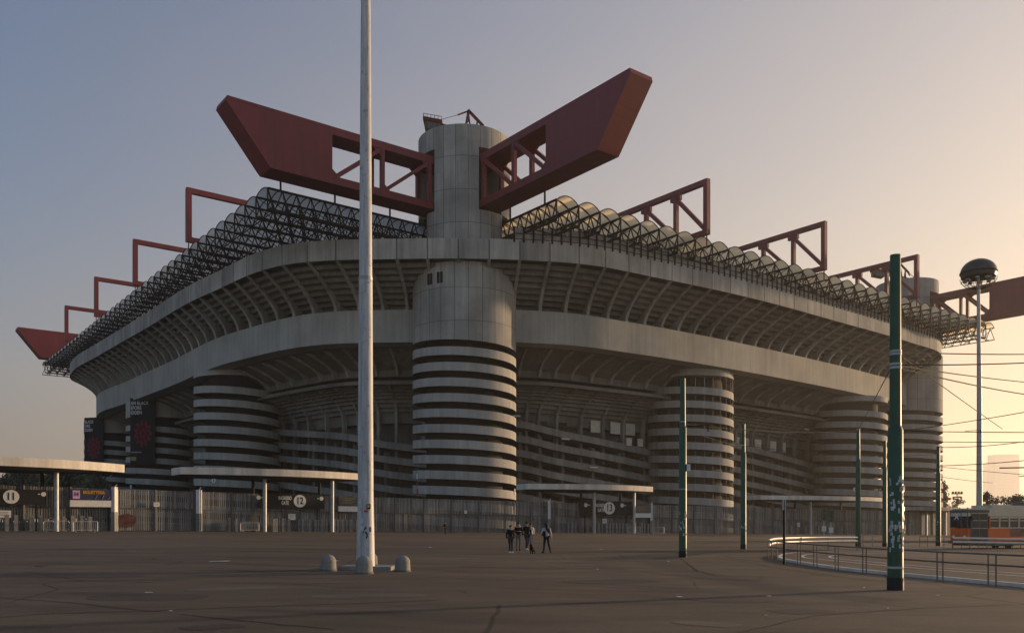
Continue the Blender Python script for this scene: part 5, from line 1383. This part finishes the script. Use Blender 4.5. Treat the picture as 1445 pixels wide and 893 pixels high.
    ln = ['pel','hipL','hipR','knL','knR','anL','anR']; lv = [V[n].copy() for n in ln]
    skinned('trousers', lv, [(0,1),(0,2),(1,3),(2,4),(3,5),(4,6)], [(0.15*h,0.115*h),0.10*h,0.10*h,0.068*h,0.068*h,0.052*h,0.052*h], legs, k, 0)
    for sd in 'LR':
        a = V['an'+sd]; t = V['to'+sd]; d = (t-a); mb = MB()
        mb.tube([a+Vector((0,0.05*h,-0.045*h)),a+Vector((0,0,-0.02*h)),a.lerp(t,0.6)+Vector((0,0,0.005*h)),t+Vector((0,0,0.01*h)),t+d*0.25+Vector((0,0,0.0))],[0.035*h,0.055*h,0.05*h,0.042*h,0.02*h],10)
        obj('shoe', mb, shoes, k, smooth=True)
    for f in extras: f(k, h, V)
    return k
def g_at(px, py): return ground(px, py)
walk = {'knL':(-0.10,-0.16,0.51),'anL':(-0.10,-0.10,0.10),'toL':(-0.11,-0.27,0.04),'knR':(0.10,0.02,0.50),'anR':(0.10,0.20,0.11),'toR':(0.11,0.05,0.03),'elL':(-0.25,0.10,1.14),'wrL':(-0.24,0.12,0.90),'elR':(0.25,-0.04,1.13),'wrR':(0.22,-0.17,0.92)}
phone = dict(walk); phone.update({'elL':(-0.27,-0.02,1.14),'wrL':(-0.08,-0.24,1.20),'elR':(0.27,-0.02,1.14),'wrR':(0.08,-0.24,1.20),'hd':(0,-0.06,1.59),'ht':(0,-0.08,1.69)})
pock = dict(walk); pock.update({'elL':(-0.28,0.08,1.15),'wrL':(-0.20,-0.04,0.97),'elR':(0.28,0.08,1.15),'wrR':(0.20,-0.04,0.97)})
def scarf(k, h, V):
    mb = MB(); c = V['nk']; mb.tube([c+Vector((0.07*h,0.03*h,0.12*h)),c+Vector((0.12*h,0.02*h,0.02*h)),c+Vector((0.15*h,0.0,-0.12*h))],[0.03*h,0.035*h,0.02*h],8); obj('hood_trim', mb, M['paleclothes'], k)
person('child in black jacket and dark jeans with white shoes, leftmost of the walking group', g_at(720,780), 1.56, 0.35, {'elL':(-0.26,0.02,1.14),'wrL':(-0.27,-0.03,0.89),'knL':(-0.08,-0.05,0.5),'anL':(-0.07,0.0,0.09),'toL':(-0.08,-0.17,0.03)}, M['jacket'], M['jeans'], M['shoe_white'])
person('person in black jacket with pale hood edge and grey trousers, next to the child', g_at(731,777), 1.72, 0.1, phone, M['jacket'], M['greyjeans'], M['shoe_dark'], extras=(scarf,))
person('tall person in black jacket and blue grey jeans with white shoes beside the dog', g_at(743,776), 1.76, 0.5, walk, M['jacket'], M['jeans'], M['shoe_white'])
person('person almost hidden behind the tall person with the dog, pale shoulder showing', g_at(748.5,774.5), 1.68, 0.5, pock, M['paleclothes'], M['greyjeans'], M['shoe_dark'])
def bag(k, h, V):
    mb = MB(); mb.tube([V['shR']+Vector((0.02,0.10,0.03))*h, V['ch']+Vector((0.0,-0.14,-0.1))*h, V['pel']+Vector((-0.12,-0.02,0.15))*h],[0.018*h]*3,6); mb.box(tuple(V['pel']+Vector((0.14,-0.02,0.06))*h), tuple(V['pel']+Vector((0.26,0.22,0.34))*h)); obj('shoulder_bag', mb, M['jacket'], k)
    mb = MB(); mb.ball(V['ch']+Vector((-0.10,0.0,-0.05))*h,0.17*h,12,8,sq=(0.75,0.95,1.3)); obj('dark_sleeve_panel', mb, M['jacket'], k, smooth=True)
stride = {'knL':(-0.14,0.02,0.50),'anL':(-0.22,0.10,0.10),'toL':(-0.27,-0.03,0.04),'knR':(0.11,-0.05,0.50),'anR':(0.16,-0.04,0.09),'toR':(0.18,-0.2,0.03),'elL':(-0.27,0.02,1.13),'wrL':(-0.33,-0.02,0.88),'elR':(0.30,0.0,1.14),'wrR':(0.20,-0.16,1.06)}
person('long haired person in pale jacket with dark shoulder bag, walking apart from the group', g_at(770.5,780), 1.70, PI+0.35, stride, M['paleclothes'], M['navycloth'], M['shoe_dark'], True, (bag,))
person('lone dark figure far off by the fence', g_at(628,753), 1.74, 0.8, pock, M['jacket'], M['navycloth'], M['shoe_dark'])
# sitting dog
p = g_at(751,781); k = thing('dog', 'small dark dog on the asphalt next to the walking group', 'dog', p, math.radians(70)); k.scale = (0.78,0.78,0.78)
dv = [(0.16,0,0.20),(0.02,0,0.31),(-0.17,0,0.47),(-0.30,0,0.58),(-0.37,0,0.64),(-0.48,0,0.60),
      (0.16,0.09,0.24),(0.06,0.10,0.19),(0.24,0.10,0.13),(0.20,0.10,0.03),(0.13,0.10,0.02),
      (0.16,-0.09,0.24),(0.06,-0.10,0.19),(0.24,-0.10,0.13),(0.20,-0.10,0.03),(0.13,-0.10,0.02),
      (-0.20,0.08,0.32),(-0.20,0.08,0.16),(-0.22,0.08,0.03),(-0.27,0.08,0.02),
      (-0.20,-0.08,0.32),(-0.20,-0.08,0.16),(-0.22,-0.08,0.03),(-0.27,-0.08,0.02),
      (0.30,0,0.34),(0.38,0,0.44)]
de = [(0,1),(1,2),(2,3),(3,4),(4,5),(0,6),(6,7),(7,8),(8,9),(9,10),(0,11),(11,12),(12,13),(13,14),(14,15),(2,16),(16,17),(17,18),(18,19),(2,20),(20,21),(21,22),(22,23),(0,24),(24,25)]
dr_ = [0.11,0.11,0.13,0.085,0.085,0.038, 0.07,0.05,0.032,0.028,0.025,0.07,0.05,0.032,0.028,0.025,0.055,0.035,0.03,0.03,0.055,0.035,0.03,0.03,0.03,0.018]
skinned('body', dv, de, dr_, M['fur'], k, 1)
for sg in (-1,1):
    mb = MB(); mb.slab([(-0.33,sg*0.05,0.70),(-0.37,sg*0.11,0.66),(-0.38,sg*0.12,0.56),(-0.33,sg*0.10,0.60)], (0.015,0,0)); obj('ear', mb, M['fur'], k)

# ------------------------------------------------------------------ litter
for i, (px, py, s_) in enumerate(((943,792,0.14),(1084,841,0.10),(957,842,0.10),(1323,840,0.10),(1253,858,0.06),(1219,829,0.06),(310,792,0.5),(57,799,0.3),(475,791,0.16),(843,803,0.12),(848,775,0.2),(240,862,0.05),(649,757,0.25),(1010,757,0.3),(606,772,0.2),(210,836,0.10),(1080,868,0.05))):
    p = ground(px, py); r_ = random.Random(i); mb = MB(); pts = []
    for j in range(7):
        a = 2*PI*j/7; pts.append((s_*(0.6+0.6*r_.random())*math.cos(a), s_*0.5*(0.6+0.6*r_.random())*math.sin(a), 0.006+0.03*r_.random()*min(1,s_*4)))
    c0 = (0,0,0.02+0.05*min(s_,0.2)); mb.add(pts+[c0],[(j,(j+1)%7,7) for j in range(7)])
    tag(obj('litter_scrap', mb, M['white'], None, p, r_.random()*6), 'small pale scrap of litter lying on the dark asphalt', 'litter', 'litter scraps on the square')

# ------------------------------------------------------------------ haze
mb = MB(); mb.box((-1500,-50,-4.0),(3200,5600,470))
m = bpy.data.materials.new('thin_haze'); m.use_nodes = True; t = m.node_tree
t.nodes.remove(t.nodes['Principled BSDF']); v = t.nodes.new('ShaderNodeVolumePrincipled')
v.inputs['Color'].default_value = (0.92,0.90,0.87,1); v.inputs['Density'].default_value = 0.00014; v.inputs['Anisotropy'].default_value = 0.5
t.links.new(v.outputs[0], t.nodes['Material Output'].inputs['Volume'])
hzo = obj('haze', mb, m); hzo['kind'] = 'stuff'
